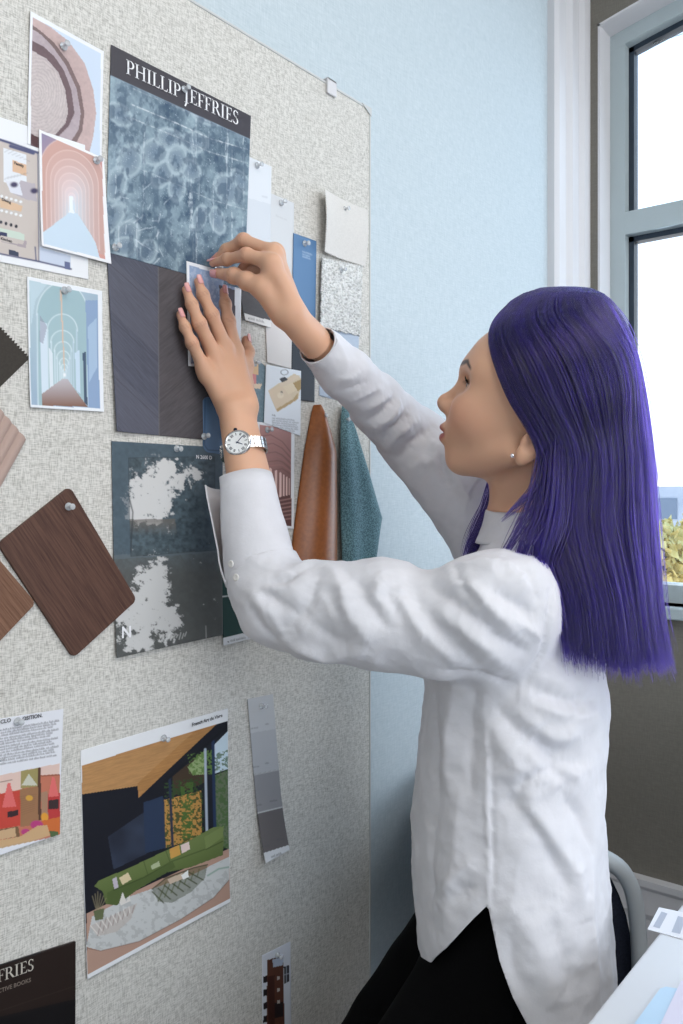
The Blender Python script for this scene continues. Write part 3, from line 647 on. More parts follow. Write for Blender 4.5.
# --- dark green strip
def paint_green(c):
    c.c[:] = lin((34, 66, 62))[:3]; c.poly([(218, 480), (255, 480), (255, 555), (218, 556)], (38, 74, 62))
    c.line([(218, 555.5), (255, 553)], .8, (226, 228, 228)); c.line([(218, 597), (255, 592.5)], .9, (226, 228, 228)); c.poly([(218, 638), (255, 630.5), (255, 650), (218, 650)], (224, 226, 230)); c.text(229, 641.2, 245, 637.8, 1.9, (70, 72, 78), .9, 4); c.ell(226.5, 641.5, .9, .9, (90, 92, 98)); c.ell(247, 637, .8, .8, (120, 122, 126))
T(sheet('paint_card', [(220.5, 478), (251, 479), (249.5, 638.5), (221.5, 645.5)], .0008, paint_green, rough=.4, curl=curl(b=.004)), 'dark green paint card partly hidden behind the raised sleeve, right of the forest sheet', 'paint card')

# --- leather and teal fabric, each hanging from one pin
def drape(name, rows, h, bulge, m, nu=40, sub=8, thick=.0015):
    ys = [r[0] for r in rows]; Vt = []; 
    n = (len(rows)-1)*sub+1
    for i in range(n):
        y = np.interp(i/(n-1), np.linspace(0, 1, len(rows)), ys); xl = np.interp(y, ys, [r[1] for r in rows]); xr = np.interp(y, ys, [r[2] for r in rows]); v_ = i/(n-1)
        for j in range(nu+1):
            u_ = j/nu; yy = y+rows[-1][3]*0*u_; p = BP(xl+(xr-xl)*u_, yy, h); p[1] -= bulge(u_, v_); Vt.append(p)
    idx = np.arange(n*(nu+1)).reshape(n, nu+1); F = np.stack([idx[:-1, :-1], idx[1:, :-1], idx[1:, 1:], idx[:-1, 1:]], -1).reshape(-1, 4)
    o = mesh_obj(name, Vt, F, m); md = o.modifiers.new('thick', 'SOLIDIFY'); md.thickness = thick; md.offset = -1; return o
M_leather = noise_mat('tan_leather', (138, 78, 34), (158, 92, 42), nscale=180, rough=0.36, bump=0.12, bdist=.0004); bsdf(M_leather).inputs['Specular IOR Level'].default_value = .6
M_teal = noise_mat('teal_basketweave', (66, 100, 110), (110, 148, 156), nscale=520, detail=1, rough=0.75, bump=0.6, bdist=.0006, lo=.4, hi=.6)
T(drape('leather_swatch', [(405, 313.5, 317, 0), (412, 311.5, 321.5, 0), (430, 308, 329, 0), (452, 304, 336, 0), (500, 297.5, 337, 0), (556, 290.5, 337, 0), (600, 285, 337.5, 0)], .002, lambda u, v: (.012+.022*v)*max(0, math.sin(math.pi*min(1, u*1.02)))**.8, M_leather), 'tan brown leather swatch hanging in a cone from one pin', 'leather swatch')
T(drape('fabric_swatch', [(405, 340, 343, 0), (415, 338, 348, 0), (430, 336.5, 354, 0), (470, 335.5, 367, 0), (518, 335, 381, 0), (545, 335, 376, 0), (575, 335, 370, 0), (600, 335, 366, 0)], .002, lambda u, v: (.010+.020*v)*math.sin(math.pi*(.15+.8*u))+.008*v*math.sin(u*9+.5), M_teal), 'teal basketweave fabric swatch hanging beside the tan leather', 'fabric swatch')

# --- wood samples, dark swatch, ribbed sample
def wood_paint(c0, c1, dx, dy, seed, fine=2.0):
    def p(c):
        a = (c.X*dy-c.Y*dx); b = (c.X*dx+c.Y*dy); n = fbm(a*fine*.5, b*.035, 4, seed); n2 = fbm(a*fine*1.6, b*.05, 2, seed+3); t = np.clip(n*1.5-.25+(n2-.5)*.5, 0, 1)[..., None]; c.c = lin(c0)[:3]*(1-t)+lin(c1)[:3]*t
    return p
def panel(name, corners, h, paint, r, thick, label):
    o = sheet(name, corners, h+thick, paint, rough=.5, step=.45, thick=thick, mask=rounded(corners, r)); return T(o, label, 'wood sample')
panel('wood_sample', [(70, 486.5), (137, 600), (73.5, 658), (-2, 544)], .0004, wood_paint((70, 46, 38), (104, 74, 62), .56, .83, 3), 6, .004, 'dark walnut sample board with rounded corners, pinned at its top corner')
panel('wood_sample', [(-30, 525), (36, 603), (-20, 662), (-90, 590)], .0004, wood_paint((104, 72, 54), (138, 102, 82), .62, .78, 9), 6, .004, 'lighter brown wood sample cut off by the left edge, below the walnut board')
def paint_dswatch(c): c.c = lin((70, 66, 62))[:3]*(.85+.3*fbm(c.X*.8, c.Y*.8, 3, 2))[..., None]
T(sheet('fabric_swatch', [(-36, 352), (1, 326), (31, 357), (-6, 393)], .0008, paint_dswatch, rough=.9, spec=.1, step=.4, thick=.001, mask=pink_edges('tr', 12, .055)), 'charcoal fabric swatch with zigzag edges at the left edge of the picture', 'fabric swatch')
def paint_rib(c):
    a = c.v*8; c.c = lin((176, 152, 142))[:3]*(.62+.42*np.abs(np.sin(a*math.pi)))[..., None]
T(sheet('ribbed_sample', [(-35, 372), (24, 440), (-2, 488), (-62, 420)], .0004, lambda c: (c.c.__setitem__(slice(None), lin((184, 160, 150))[:3])), rough=.6, step=.5, thick=.002, curl=lambda u, v: .004+.0028*np.abs(np.sin(u*8*math.pi)), mask=None), 'beige pink ribbed sample at the left edge, above the walnut board', 'material sample')

# --- magazine sheet
def paint_mag(c):
    z = cz(0, 700, 6.4); c.c[:] = lin((232, 234, 242))[:3]
    for k in range(14):
        y = 195+k*18.5; c.text(*z([(-150, y+30-k*.6)])[0], *z([(378-(k % 3)*12 if k < 13 else 60, y-62-k*.4)])[0], 1.75, (66, 66, 76), .85, k+11)
    im = z([(-200, 525), (372, 402), (370, 850), (300, 875), (-200, 990)]); c.poly(im, (196, 120, 96)); imk = c.inpoly(im); sv = c.c.copy()
    c.poly(z([(-100, 500), (372, 402), (372, 470), (250, 480), (130, 570), (-100, 620)]), (228, 200, 190)); c.poly(z([(-100, 620), (125, 575), (125, 800), (-100, 840)]), (200, 74, 62)); c.poly(z([(130, 455), (245, 430), (245, 550), (130, 565)]), (160, 148, 96)); c.poly(z([(135, 545), (180, 470), (235, 545)]), (206, 206, 190)); c.poly(z([(125, 570), (240, 550), (235, 790), (125, 810)]), (158, 116, 84)); c.poly(z([(238, 430), (256, 430), (254, 760), (236, 770)]), (92, 62, 50)); c.poly(z([(256, 590), (296, 580), (296, 760), (256, 770)]), (170, 132, 108)); c.poly(z([(296, 600), (372, 590), (372, 760), (296, 770)]), (190, 62, 62)); c.poly(z([(300, 640), (365, 628), (362, 690), (300, 695)]), (60, 44, 46))
    for x, y, w_, h_ in ((55, 530, 45, 150), (332, 490, 32, 120)): c.poly(z([(x-8, y), (x+8, y), (x+w_, y+h_), (x-w_, y+h_+8)]), (226, 112, 110))
    for k in range(9): c.line(z([(110+k*3, 620+k*14), (225-k*2, 600+k*13)]), .35, (120, 84, 60), .5)
    c.poly(z([(45, 715), (110, 700), (110, 735), (45, 752)]), (60, 40, 44)); c.ell(*z([(182, 625)])[0], 4, 3.2, (214, 164, 70)); c.ell(*z([(275, 745)])[0], 4, 5, (228, 160, 60)); c.poly(z([(255, 770), (370, 740), (370, 850), (255, 850)]), (206, 110, 56)); c.ell(*z([(225, 795)])[0], 7, 5, (186, 66, 128)); c.ell(*z([(155, 840)])[0], 5, 3.5, (186, 66, 128))
    c.poly(z([(-200, 860), (110, 805), (118, 870), (-200, 920)]), (120, 92, 66)); c.poly(z([(-200, 930), (120, 870), (230, 800), (290, 795), (305, 860), (120, 925), (-200, 985)]), (206, 170, 128)); c.poly(z([(-200, 880), (90, 812), (95, 870), (-200, 930)]), (206, 172, 134)); c.poly(z([(300, 830), (355, 835), (355, 870), (310, 880)]), (84, 104, 66)); c.line(z([(0, 525), (75, 510)]), .6, (90, 50, 44)); c.line(z([(260, 485), (372, 475)]), .6, (90, 50, 44))
    c.c = np.where(imk[..., None], c.c, sv); c.line(z([(-200, 985), (310, 868)]), 1.0, (150, 140, 132), .3)
ms = sheet('magazine_page', [(-38, 725), (62, 708.5), (57, 833), (-38, 868)], .0008, paint_mag, curl=curl(r=.003, b=.003))
T(ms, 'magazine page with dense text above a pink and red interior photo, at the left edge', 'magazine page')
v, f = tx('CLO'); lettering(ms, v, f, (0.5, 723.8), (11, 721.8), 1, .0024, M_ink, vscale=.95)
v, f = tx('OSITION.'); lettering(ms, v, f, (22.5, 720.6), (42.5, 717), 1, .0028, M_ink)

# --- living room print
def paint_living(c):
    z = cz(75, 700, 3.656); inner = [(24, 240), (555, 75), (558, 722), (40, 1002)]; im = c.inpoly(z(inner))
    c.poly(z(inner), (24, 26, 36)); n = fbm(c.X*.12+c.Y*.03, c.Y*1.1+c.X*.3, 4, 51)
    c.put(c.inpoly(z([(120, 500), (340, 350), (345, 520), (140, 620)]))*.35*fbm(c.X*.05, c.Y*.05, 2, 5), (92, 106, 136))
    c.poly(z([(22, 240), (500, 92), (232, 302), (230, 314), (24, 345)]), (186, 140, 92)); c.poly(z([(228, 305), (440, 110), (515, 88), (232, 358)]), (176, 128, 78))
    wd = c.inpoly(z([(22, 240), (515, 88), (232, 358), (230, 314), (24, 345)])); c.c = np.where(wd[..., None], c.c*(.78+.44*n)[..., None], c.c)
    c.poly(z([(250, 375), (320, 350), (330, 540), (255, 560)]), (44, 58, 84)); c.poly(z([(340, 285), (560, 90), (560, 560), (350, 540)]), (28, 32, 40))
    c.poly(z([(355, 280), (470, 185), (475, 300), (358, 350)]), (70, 56, 44)); c.poly(z([(325, 365), (460, 330), (462, 500), (330, 540)]), (186, 140, 76)); c.poly(z([(410, 245), (470, 185), (480, 270), (430, 275)]), (150, 170, 120)); c.poly(z([(500, 170), (558, 110), (558, 250), (505, 270)]), (206, 224, 236)); c.poly(z([(505, 275), (558, 255), (558, 545), (512, 520)]), (104, 116, 92))
    lf = fbm(c.X*.55, c.Y*.55, 3, 55); win_ = c.inpoly(z([(325, 300), (465, 280), (468, 500), (328, 545)])); c.put(win_*(lf > .53)*.9, (52, 76, 42)); w2 = c.inpoly(z([(500, 200), (558, 180), (558, 545), (508, 525)])); c.put(w2*(lf > .5)*.8, (72, 104, 58)); c.put(c.inpoly(z([(410, 200), (500, 180), (505, 270), (415, 275)]))*(lf > .45)*.9, (98, 130, 66)); c.put(c.inpoly(z([(385, 300), (430, 300), (430, 500), (390, 510)]))*(lf > .42)*.8, (74, 106, 50))
    for p, w_, col in (([(345, 285), (355, 535)], 2.6, (40, 50, 72)), ([(474, 180), (479, 480)], 2.4, (176, 188, 204)), ([(502, 150), (508, 470)], 3.0, (40, 56, 88)), ([(325, 300), (560, 90)], 2.5, (20, 22, 30)), ([(322, 360), (326, 540)], 1.0, (50, 60, 80))): c.line(z(p), w_, col)
    fl = [(40, 780), (560, 540), (560, 722), (40, 1002)]; c.poly(z(fl), (186, 152, 136)); c.poly(z([(38, 900), (60, 790), (190, 720), (420, 640), (558, 570), (556, 655), (500, 720), (380, 800), (230, 880), (90, 915)]), (206, 208, 208)); mb = fbm(c.X*.25, c.Y*.25, 4, 57); c.put(c.inpoly(z([(38, 900), (60, 790), (190, 720), (420, 640), (558, 570), (556, 655), (500, 720), (380, 800), (230, 880), (90, 915)]))*(mb > .6)*.5, (170, 172, 172)); c.line(z([(480, 640), (520, 615), (556, 608)]), 1.6, (120, 160, 140), .7)
    c.line(z([(38, 905), (90, 915), (230, 880), (380, 800), (500, 720), (556, 655)]), .7, (112, 88, 76), .8)
    sofa = [(70, 680), (85, 660), (200, 612), (340, 545), (420, 510), (500, 465), (530, 460), (540, 500), (535, 565), (420, 610), (330, 630), (230, 690), (150, 750), (110, 745), (100, 700)]
    c.grad(z(sofa), (112, 128, 76), (92, 108, 60), z([(300, 560)])[0], z([(330, 650)])[0]); c.poly(z([(140, 690), (250, 645), (355, 590), (365, 610), (330, 632), (230, 690), (150, 750), (120, 745), (115, 705)]), (84, 100, 56)); c.line(z([(140, 695), (250, 648), (350, 590), (470, 545)]), 1.0, (62, 76, 40), .8); c.line(z([(250, 590), (265, 640)]), .6, (70, 84, 46)); c.line(z([(330, 550), (345, 590)]), .6, (70, 84, 46)); c.poly(z([(470, 500), (540, 458), (535, 500), (475, 545)]), (122, 138, 84)); c.line(z([(475, 545), (535, 515)]), .8, (60, 74, 40))
    for q_, col in (([(160, 650), (192, 630), (205, 655), (172, 675)], (226, 208, 170)), ([(135, 655), (150, 645), (158, 685), (142, 690)], (196, 188, 200)), ([(343, 545), (378, 528), (384, 565), (348, 580)], (206, 158, 82)), ([(384, 530), (414, 518), (418, 545), (388, 560)], (232, 210, 204)), ([(275, 605), (305, 588), (310, 605), (280, 620)], (176, 186, 150))): c.poly(z(q_), col)
    c.poly(z([(280, 690), (330, 650), (430, 612), (480, 600), (470, 650), (420, 700), (350, 740), (300, 735)]), (70, 80, 44), .55)
    for k in range(7): c.line(z([(280+k*22, 700-k*12), (320+k*24, 740-k*14)]), 1.3, (64, 72, 38), .9); c.line(z([(300+k*24, 735-k*16), (330+k*20, 665-k*8)]), 1.1, (84, 94, 54), .8)
    c.line(z([(280, 690), (330, 650), (430, 612), (480, 600)]), 1.0, (52, 60, 36)); c.poly(z([(335, 655), (390, 630), (395, 650), (345, 672)]), (206, 186, 166)); c.poly(z([(385, 640), (410, 620), (412, 645), (392, 655)]), (240, 240, 238))
    c.poly(z([(50, 825), (130, 790), (225, 740), (200, 800), (150, 845), (80, 862)]), (196, 186, 180), .7)
    for k in range(8): c.line(z([(55+k*20, 825-k*10), (85+k*16, 860-k*12)]), 1.0, (236, 230, 226), .9); c.line(z([(80+k*18, 860-k*12), (95+k*17, 800-k*7)]), .8, (140, 120, 112), .8)
    c.poly(z([(160, 740), (172, 700), (185, 735), (198, 712), (200, 735), (165, 750)]), (226, 222, 216)); 
    for k in range(6): c.line(z([(80, 780), (62+k*10, 700+abs(k-2)*8)]), .6, (150, 140, 112), .9)
    c.poly(z([(65, 770), (105, 760), (100, 800), (72, 805)]), (104, 112, 80))
    c.c = np.where(im[..., None], c.c, lin((238, 240, 244))[:3])
lv = sheet('photo_print', [(80.5, 750.6), (226.8, 708.2), (228, 901), (86, 978.4)], .0008, paint_living, step=.6, curl=curl(r=.002, b=.003))
T(lv, 'large print of a dark living room with a curved green sofa, low on the board', 'photo print')
v, f = tx('French Art de Vivre'); lettering(lv, v, f, (192, 726.5), (222.5, 716.8), 1, .0028, M_ink)

# --- grey strip, lower print, dark brochure
def paint_greys(c):
    z = cz(240, 685, 3.017); c.c[:] = lin((200, 202, 206))[:3]
    c.poly(z([(0, 150), (130, 128), (140, 260), (0, 285)]), (186, 188, 193)); c.poly(z([(0, 278), (130, 250), (140, 370), (0, 400)]), (152, 152, 156)); c.poly(z([(0, 398), (140, 362), (150, 500), (0, 540)]), (112, 108, 109)); c.poly(z([(30, 512), (150, 472), (150, 520), (30, 560)]), (228, 230, 234)); c.line(z([(0, 398), (140, 363)]), .9, (226, 228, 230)); c.line(z([(0, 280), (140, 250)]), .5, (206, 208, 210))
    for x, y in ((32, 133), (75, 120), (35, 250), (75, 238), (45, 365), (88, 352), (60, 485), (100, 465)): c.text(*z([(x, y)])[0], *z([(x+22, y-4)])[0], 1.3, (96, 98, 102), .6, x)
    c.text(*z([(80, 515)])[0], *z([(120, 500)])[0], 1.8, (80, 80, 86), .9, 3)
T(sheet('paint_card', [(247, 699), (272.5, 694), (284.5, 848), (260.5, 861.5)], .0008, paint_greys, rough=.4, curl=lambda u, v: .012*np.maximum(0, v-.55)**2*4+.001), 'paint card of four greys pinned right of the living room print', 'paint card')
def paint_shelf(c):
    z = cz(240, 685, 3.017); c.c[:] = lin((226, 230, 240))[:3]; c.poly(z([(82, 830), (130, 815), (135, 1060), (80, 1060)]), (96, 60, 48)); c.poly(z([(98, 828), (130, 822), (130, 845), (100, 852)]), (190, 200, 220)); c.poly(z([(85, 880), (105, 875), (105, 1060), (85, 1060)]), (70, 40, 34))
    for k in range(6): c.poly(z([(70, 880+k*40), (82, 876+k*40), (82, 896+k*40), (70, 900+k*40)]), (36, 30, 34))
    c.poly(z([(132, 850), (148, 845), (148, 895), (133, 902)]), (40, 36, 42)); c.line(z([(132, 875), (148, 870)]), .6, (190, 196, 210)); c.line(z([(140, 848), (140, 898)]), .6, (190, 196, 210)); c.poly(z([(105, 960), (130, 955), (130, 1000), (105, 1005)]), (40, 30, 32))
    for k in range(3): c.poly(z([(112, 880+k*36), (120, 878+k*36), (120, 888+k*36), (112, 890+k*36)]), (206, 196, 190))
T(sheet('photo_print', [(262, 955.5), (290.5, 941.5), (291.5, 1060), (263, 1078)], .0008, paint_shelf), 'narrow print of a dark wooden cabinet at the bottom of the board', 'photo print')
def paint_broch(c):
    c.c[:] = lin((26, 24, 26))[:3]; c.poly([(-60, 985), (80, 938), (80, 985), (72, 998), (-60, 1030)], (44, 34, 31)); c.line([(-60, 1030), (75, 984)], .5, (64, 54, 50), .8)
br = sheet('brochure', [(-60, 984), (73.5, 940.5), (73, 1060), (-60, 1130)], .0012, paint_broch, rough=.35, thick=.003, curl=lambda u, v: .0025+.002*u**3); T(br, 'black sample brochure with pale serif lettering in the bottom left corner', 'brochure')
M_gold = mat('print_ink_cream', (206, 200, 190), 0.5)
v, f = serif('JEFFRIES'); lettering(br, v, f, (-24, 990.5), (33.5, 970), 1, .0072, M_gold)
v, f = tx('COLLECTIVE BOOKS'); lettering(br, v, f, (-19, 999.5), (31, 981.5), 1, .0072, mat('print_ink_brown', (120, 108, 100), .5))

# ------------------------------------------------------------------ pushpins
M_clear = mat('clear_plastic', (240, 244, 248), 0.06, Transmission_Weight=0.55, IOR=1.45); M_steel = mat('steel', (190, 190, 192), 0.25, 1.0)
pin0 = None
def pin(px, py, h, label, tilt=(0, 0), rootname='pushpin'):
    global pin0
    p = BP(px, py, h)
    if pin0 is None:
        pin0 = empty('pushpin', (0, 0, 0)); m = MB()
        m.lathe([(.0044, .0), (.0047, .0006), (.0044, .0016), (.0022, .0026), (.0019, .0050), (.0024, .0075), (.0034, .0088), (.0036, .0098), (.0030, .0106)], None, 18); m.build('head', M_clear, pin0, True)
        m = MB(); m.lathe([(.0001, -.008), (.0005, -.006), (.0005, .0015)], None, 8); m.build('needle', M_steel, pin0, True); o = pin0
    else: o = copy_tree(pin0)
    o.location = p; o.rotation_euler = (math.radians(90)+tilt[0], 0, tilt[1]); return tag(o, 'clear pushpin '+label, 'pushpin', 'clear pushpins')
for i, (x, y, h, l) in enumerate([
    (63.5, 46.5, .003, 'at the top of the wooden discs print'), (96.5, 160.5, .0035, 'at the upper right corner of the rose archway print'), (64.5, 290.5, .0016, 'at the top of the pale arcade print'),
    (184, 89.5, .0024, 'on the dark header of the blue poster'), (115, 247.5, .005, 'at the lower left corner of the blue poster'), (204, 436.5, .0022, 'beside the slate blue laminate sample'),
    (257, 165.5, .0014, 'at the top of the near-white paint card'), (281, 203, .001, 'at the top of the pale grey paint card'), (344, 209, .0055, 'in the smooth beige fabric swatch'), (341, 270, .005, 'in the white boucle swatch'),
    (304.5, 243.5, .0022, 'at the top of the tall blue paint card'), (176.5, 448.5, .002, 'at the top of the dark forest sheet'), (254.5, 363.5, .0016, 'in the narrow teal print'), (267, 430, .0022, 'at the top of the dusky pink gallery print'),
    (321.5, 416, .010, 'through the tan leather swatch'), (344.5, 419.5, .010, 'through the teal basketweave swatch'), (68.5, 506.5, .0048, 'near the top corner of the walnut board'), (17.5, 721.5, .0016, 'on the heading of the magazine page'),
    (163.5, 738, .0016, 'at the top of the living room print'), (261.5, 706, .0018, 'at the top of the card of four greys'), (277, 955, .0014, 'at the top of the dark cabinet print'), (362.5, 357.5, .0005, 'in bare linen at the right edge of the board')]):
    pin(x, y, h, l, (random.uniform(-.12, .12), random.uniform(-.12, .12)))
held = BP(216.5, 268.5, .006); pin(216.5, 268.5, .0052, 'being pressed in between thumb and forefinger')
# ------------------------------------------------------------------ implicit surfaces -> one continuous mesh
f32 = np.float32
def smin(a, b, k):
    if k <= 0: return np.minimum(a, b)
    h = np.maximum(k-np.abs(a-b), 0)/k; return np.minimum(a, b)-h*h*k*0.25
class Nd:
    def ev(s, P, c, r):
        """c, r: block centre and radius, used to skip far nodes"""
        d = np.linalg.norm(np.maximum(np.maximum(s.lo-c, c-s.hi), 0))
        if d > r+0.07: return np.full(len(P), d-r, f32)
        return s.f(P, c, r)
class Cone(Nd):
    def __init__(s, a, b, ra, rb):
        s.a = np.asarray(a, f32); s.b = np.asarray(b, f32); s.ra, s.rb = ra, rb; m_ = max(ra, rb); s.lo = np.minimum(s.a, s.b)-m_; s.hi = np.maximum(s.a, s.b)+m_
        s.ab = s.b-s.a; s.l2 = float(s.ab@s.ab)+1e-12
    def f(s, P, c, r):
        q = P-s.a; t = np.clip(q@s.ab/s.l2, 0, 1); return np.linalg.norm(q-t[:, None]*s.ab, axis=1)-(s.ra+(s.rb-s.ra)*t)
class Ell(Nd):
    def __init__(s, c, rad, R=None):
        s.c = np.asarray(c, f32); s.rad = np.asarray(rad, f32); s.R = np.eye(3, dtype=f32) if R is None else np.asarray(R, f32); m_ = float(s.rad.max())
        s.lo = s.c-m_; s.hi = s.c+m_
    def f(s, P, c, r):
        q = (P-s.c)@s.R; k0 = np.linalg.norm(q/s.rad, axis=1); k1 = np.linalg.norm(q/(s.rad*s.rad), axis=1)+1e-9; return k0*(k0-1)/k1
class Loft(Nd):
    """stack of ellipses along z: rows (z, cx, cy, rx, ry) with x along ax, y along ay"""
    def __init__(s, org, ax, ay, rows, round_=.03, sq=2.0):
        s.o = np.asarray(org, f32); s.ax = np.asarray(ax, f32); s.ay = np.asarray(ay, f32); s.rows = np.asarray(rows, f32); s.rd = round_; s.sq = sq
        m_ = float(np.abs(s.rows[:, 1:3]).max()+s.rows[:, 3:5].max()); s.lo = s.o+np.array([-m_, -m_, s.rows[:, 0].min()], f32); s.hi = s.o+np.array([m_, m_, s.rows[:, 0].max()], f32)
    def f(s, P, c, r):
        q = P-s.o; z = q[:, 2]; R_ = s.rows; cx, cy, rx, ry = (np.interp(z, R_[:, 0], R_[:, k]) for k in (1, 2, 3, 4))
        x = (q@s.ax-cx)/rx; y = (q@s.ay-cy)/ry; k = (np.abs(x)**s.sq+np.abs(y)**s.sq)**(1/s.sq); d = (k-1)*np.minimum(rx, ry)
        dz = np.maximum(R_[0, 0]-z, z-R_[-1, 0]); a = np.maximum(d+s.rd, 0); b = np.maximum(dz+s.rd, 0)
        return (np.sqrt(a*a+b*b)+np.minimum(np.maximum(d, dz)+s.rd, 0)-s.rd).astype(f32)
class Un(Nd):
    def __init__(s, kids, k=0.0): s.kids = kids; s.k = k; s.lo = np.min([q.lo for q in kids], 0)-k; s.hi = np.max([q.hi for q in kids], 0)+k
    def f(s, P, c, r):
        d = None
        for q in s.kids:
            e = q.ev(P, c, r); d = e if d is None else smin(d, e, s.k)
        return d
class Attach(Nd):
    """fingers joined to a palm but not to each other"""
    def __init__(s, base, limbs, k): s.base = base; s.limbs = limbs; s.k = k; al = [base]+limbs; s.lo = np.min([q.lo for q in al], 0)-k; s.hi = np.max([q.hi for q in al], 0)+k
    def f(s, P, c, r):
        b = s.base.ev(P, c, r); d = b
        for q in s.limbs: d = np.minimum(d, smin(b, q.ev(P, c, r), s.k))
        return d
class Sub(Nd):
    def __init__(s, a, b, k): s.a_, s.b_, s.k = a, b, k; s.lo, s.hi = a.lo, a.hi
    def f(s, P, c, r): return -smin(-s.a_.ev(P, c, r), s.b_.ev(P, c, r), s.k)
class Loc(Nd):
    def __init__(s, node, R, o):
        s.n = node; s.R = np.asarray(R, f32); s.o = np.asarray(o, f32); m_ = float(max(np.abs(node.lo).max(), np.abs(node.hi).max()))*1.3; s.lo = s.o-m_; s.hi = s.o+m_
    def f(s, P, c, r): return s.n.f((P-s.o)@s.R, (c-s.o)@s.R, r)
def chain(pts, rad, k=.004):
    return Un([Cone(pts[i], pts[i+1], rad[i], rad[i+1]) for i in range(len(pts)-1)], k)
DROP = []; DP = []
def surf(node, h, B=16, pad=0.02):
    """naive surface nets over the blocks the surface crosses"""
    lo = node.lo-pad; nb = np.ceil((node.hi+pad-lo)/(h*B)).astype(int); bl = h*B; rad = bl*math.sqrt(3)/2+h
    act = []; ST = 6
    for I in np.ndindex(*np.ceil(nb/ST).astype(int)):   # coarse cull first
        c = lo+(np.array(I)+.5)*ST*bl; R_ = ST*bl*math.sqrt(3)/2
        if node.ev(c[None].astype(f32), c.astype(f32), 0.0)[0] > R_*1.25+.02: continue
        for J in np.ndindex(ST, ST, ST):
            k = np.array(I)*ST+J
            if (k < nb).all(): act.append(k)
    act = np.array(act); cen = (lo+(act+.5)*bl).astype(f32)
    d = np.concatenate([node.ev(cen[i:i+1], cen[i], 0.0) for i in range(len(cen))]) if len(cen) < 500 else None
    if d is None:
        d = np.empty(len(cen), f32); ch = 64
        for i in range(0, len(cen), ch):
            q = cen[i:i+ch]; c = (q.min(0)+q.max(0))/2; d[i:i+ch] = node.ev(q, c, float(np.linalg.norm(q-c, axis=1).max()))
    act = act[np.abs(d) < rad*1.3+.004]
    g = np.stack(np.meshgrid(*[np.arange(B+1)]*3, indexing='ij'), -1).reshape(-1, 3)
    M_ = (nb*B+4).astype(np.int64); key = lambda ijk: (ijk[..., 0]*M_[1]+ijk[..., 1])*M_[2]+ijk[..., 2]
    VK = []; VP = []; E = [[], [], []]; ES = [[], [], []]
    offs = np.array(list(np.ndindex(2, 2, 2)))
    edges = [(a, b) for a in range(8) for b in range(a+1, 8) if np.abs(offs[a]-offs[b]).sum() == 1]
    for k in act:
        base = k*B; P = (lo+(base+g)*h).astype(f32); c = (lo+(k+.5)*bl).astype(f32)
        v = node.ev(P, c, rad).reshape(B+1, B+1, B+1); s_ = v < 0
        if s_.all() or not s_.any(): continue
        cv = np.stack([v[o[0]:B+o[0], o[1]:B+o[1], o[2]:B+o[2]] for o in offs], -1); cs = cv < 0; m_ = cs.any(-1) & ~cs.all(-1)
        ii = np.argwhere(m_); cv = cv[m_]; acc = np.zeros((len(ii), 3)); cnt = np.zeros(len(ii))
        for a, b in edges:
            x = (cv[:, a] < 0) != (cv[:, b] < 0); t = np.where(x, cv[:, a]/(cv[:, a]-cv[:, b]+1e-12), 0)
            acc += np.where(x[:, None], offs[a]+(offs[b]-offs[a])*t[:, None], 0); cnt += x
        VK.append(key((base+ii).astype(np.int64))); VP.append(lo+(base+ii+acc/cnt[:, None])*h)
        for ax in range(3):
            o = [0, 0, 0]; o[ax] = 1
            sa = s_[:B, :B, :B]; sb = s_[o[0]:B+o[0], o[1]:B+o[1], o[2]:B+o[2]]; q = np.argwhere(sa != sb); E[ax].append(base+q); ES[ax].append(sa[tuple(q.T)])
    VK = np.concatenate(VK); VP = np.concatenate(VP); od = np.argsort(VK); VK = VK[od]; VP = VP[od]; F = []
    for ax in range(3):
        e = np.concatenate(E[ax]).astype(np.int64); sg = np.concatenate(ES[ax]); u, w_ = [(1, 2), (2, 0), (0, 1)][ax]; du = np.zeros(3, np.int64); dw = du.copy(); du[u] = 1; dw[w_] = 1
        ks = np.stack([key(e-du-dw), key(e-dw), key(e), key(e-du)], -1); ix = np.searchsorted(VK, ks); ix = np.clip(ix, 0, len(VK)-1); ok = (VK[ix] == ks).all(1); DROP.append(int((~ok).sum())); DP.append(lo+e[~ok]*h)
        ix = ix[ok]; sg = sg[ok]; ix = np.where(sg[:, None], ix, ix[:, ::-1]); F.append(ix)
    return VP, np.concatenate(F)
def vnormals(V, F):
    n = np.cross(V[F[:, 2]]-V[F[:, 0]], V[F[:, -1]]-V[F[:, 1]]); o = np.zeros_like(V)
    for k in range(F.shape[1]):
        for a in range(3): o[:, a] += np.bincount(F[:, k], n[:, a], len(V))
    return o/(np.linalg.norm(o, axis=1, keepdims=True)+1e-12)
def relax(V, F, n=2, w=.5):
    k = F.shape[1]; a = F.ravel(); b = np.roll(F, -1, 1).ravel(); i = np.concatenate([a, b]); j = np.concatenate([b, a]); c = np.bincount(i, minlength=len(V))+1e-9
    for _ in range(n): V = V*(1-w)+w*np.stack([np.bincount(i, V[j, q], len(V)) for q in range(3)], 1)/c[:, None]
    return V
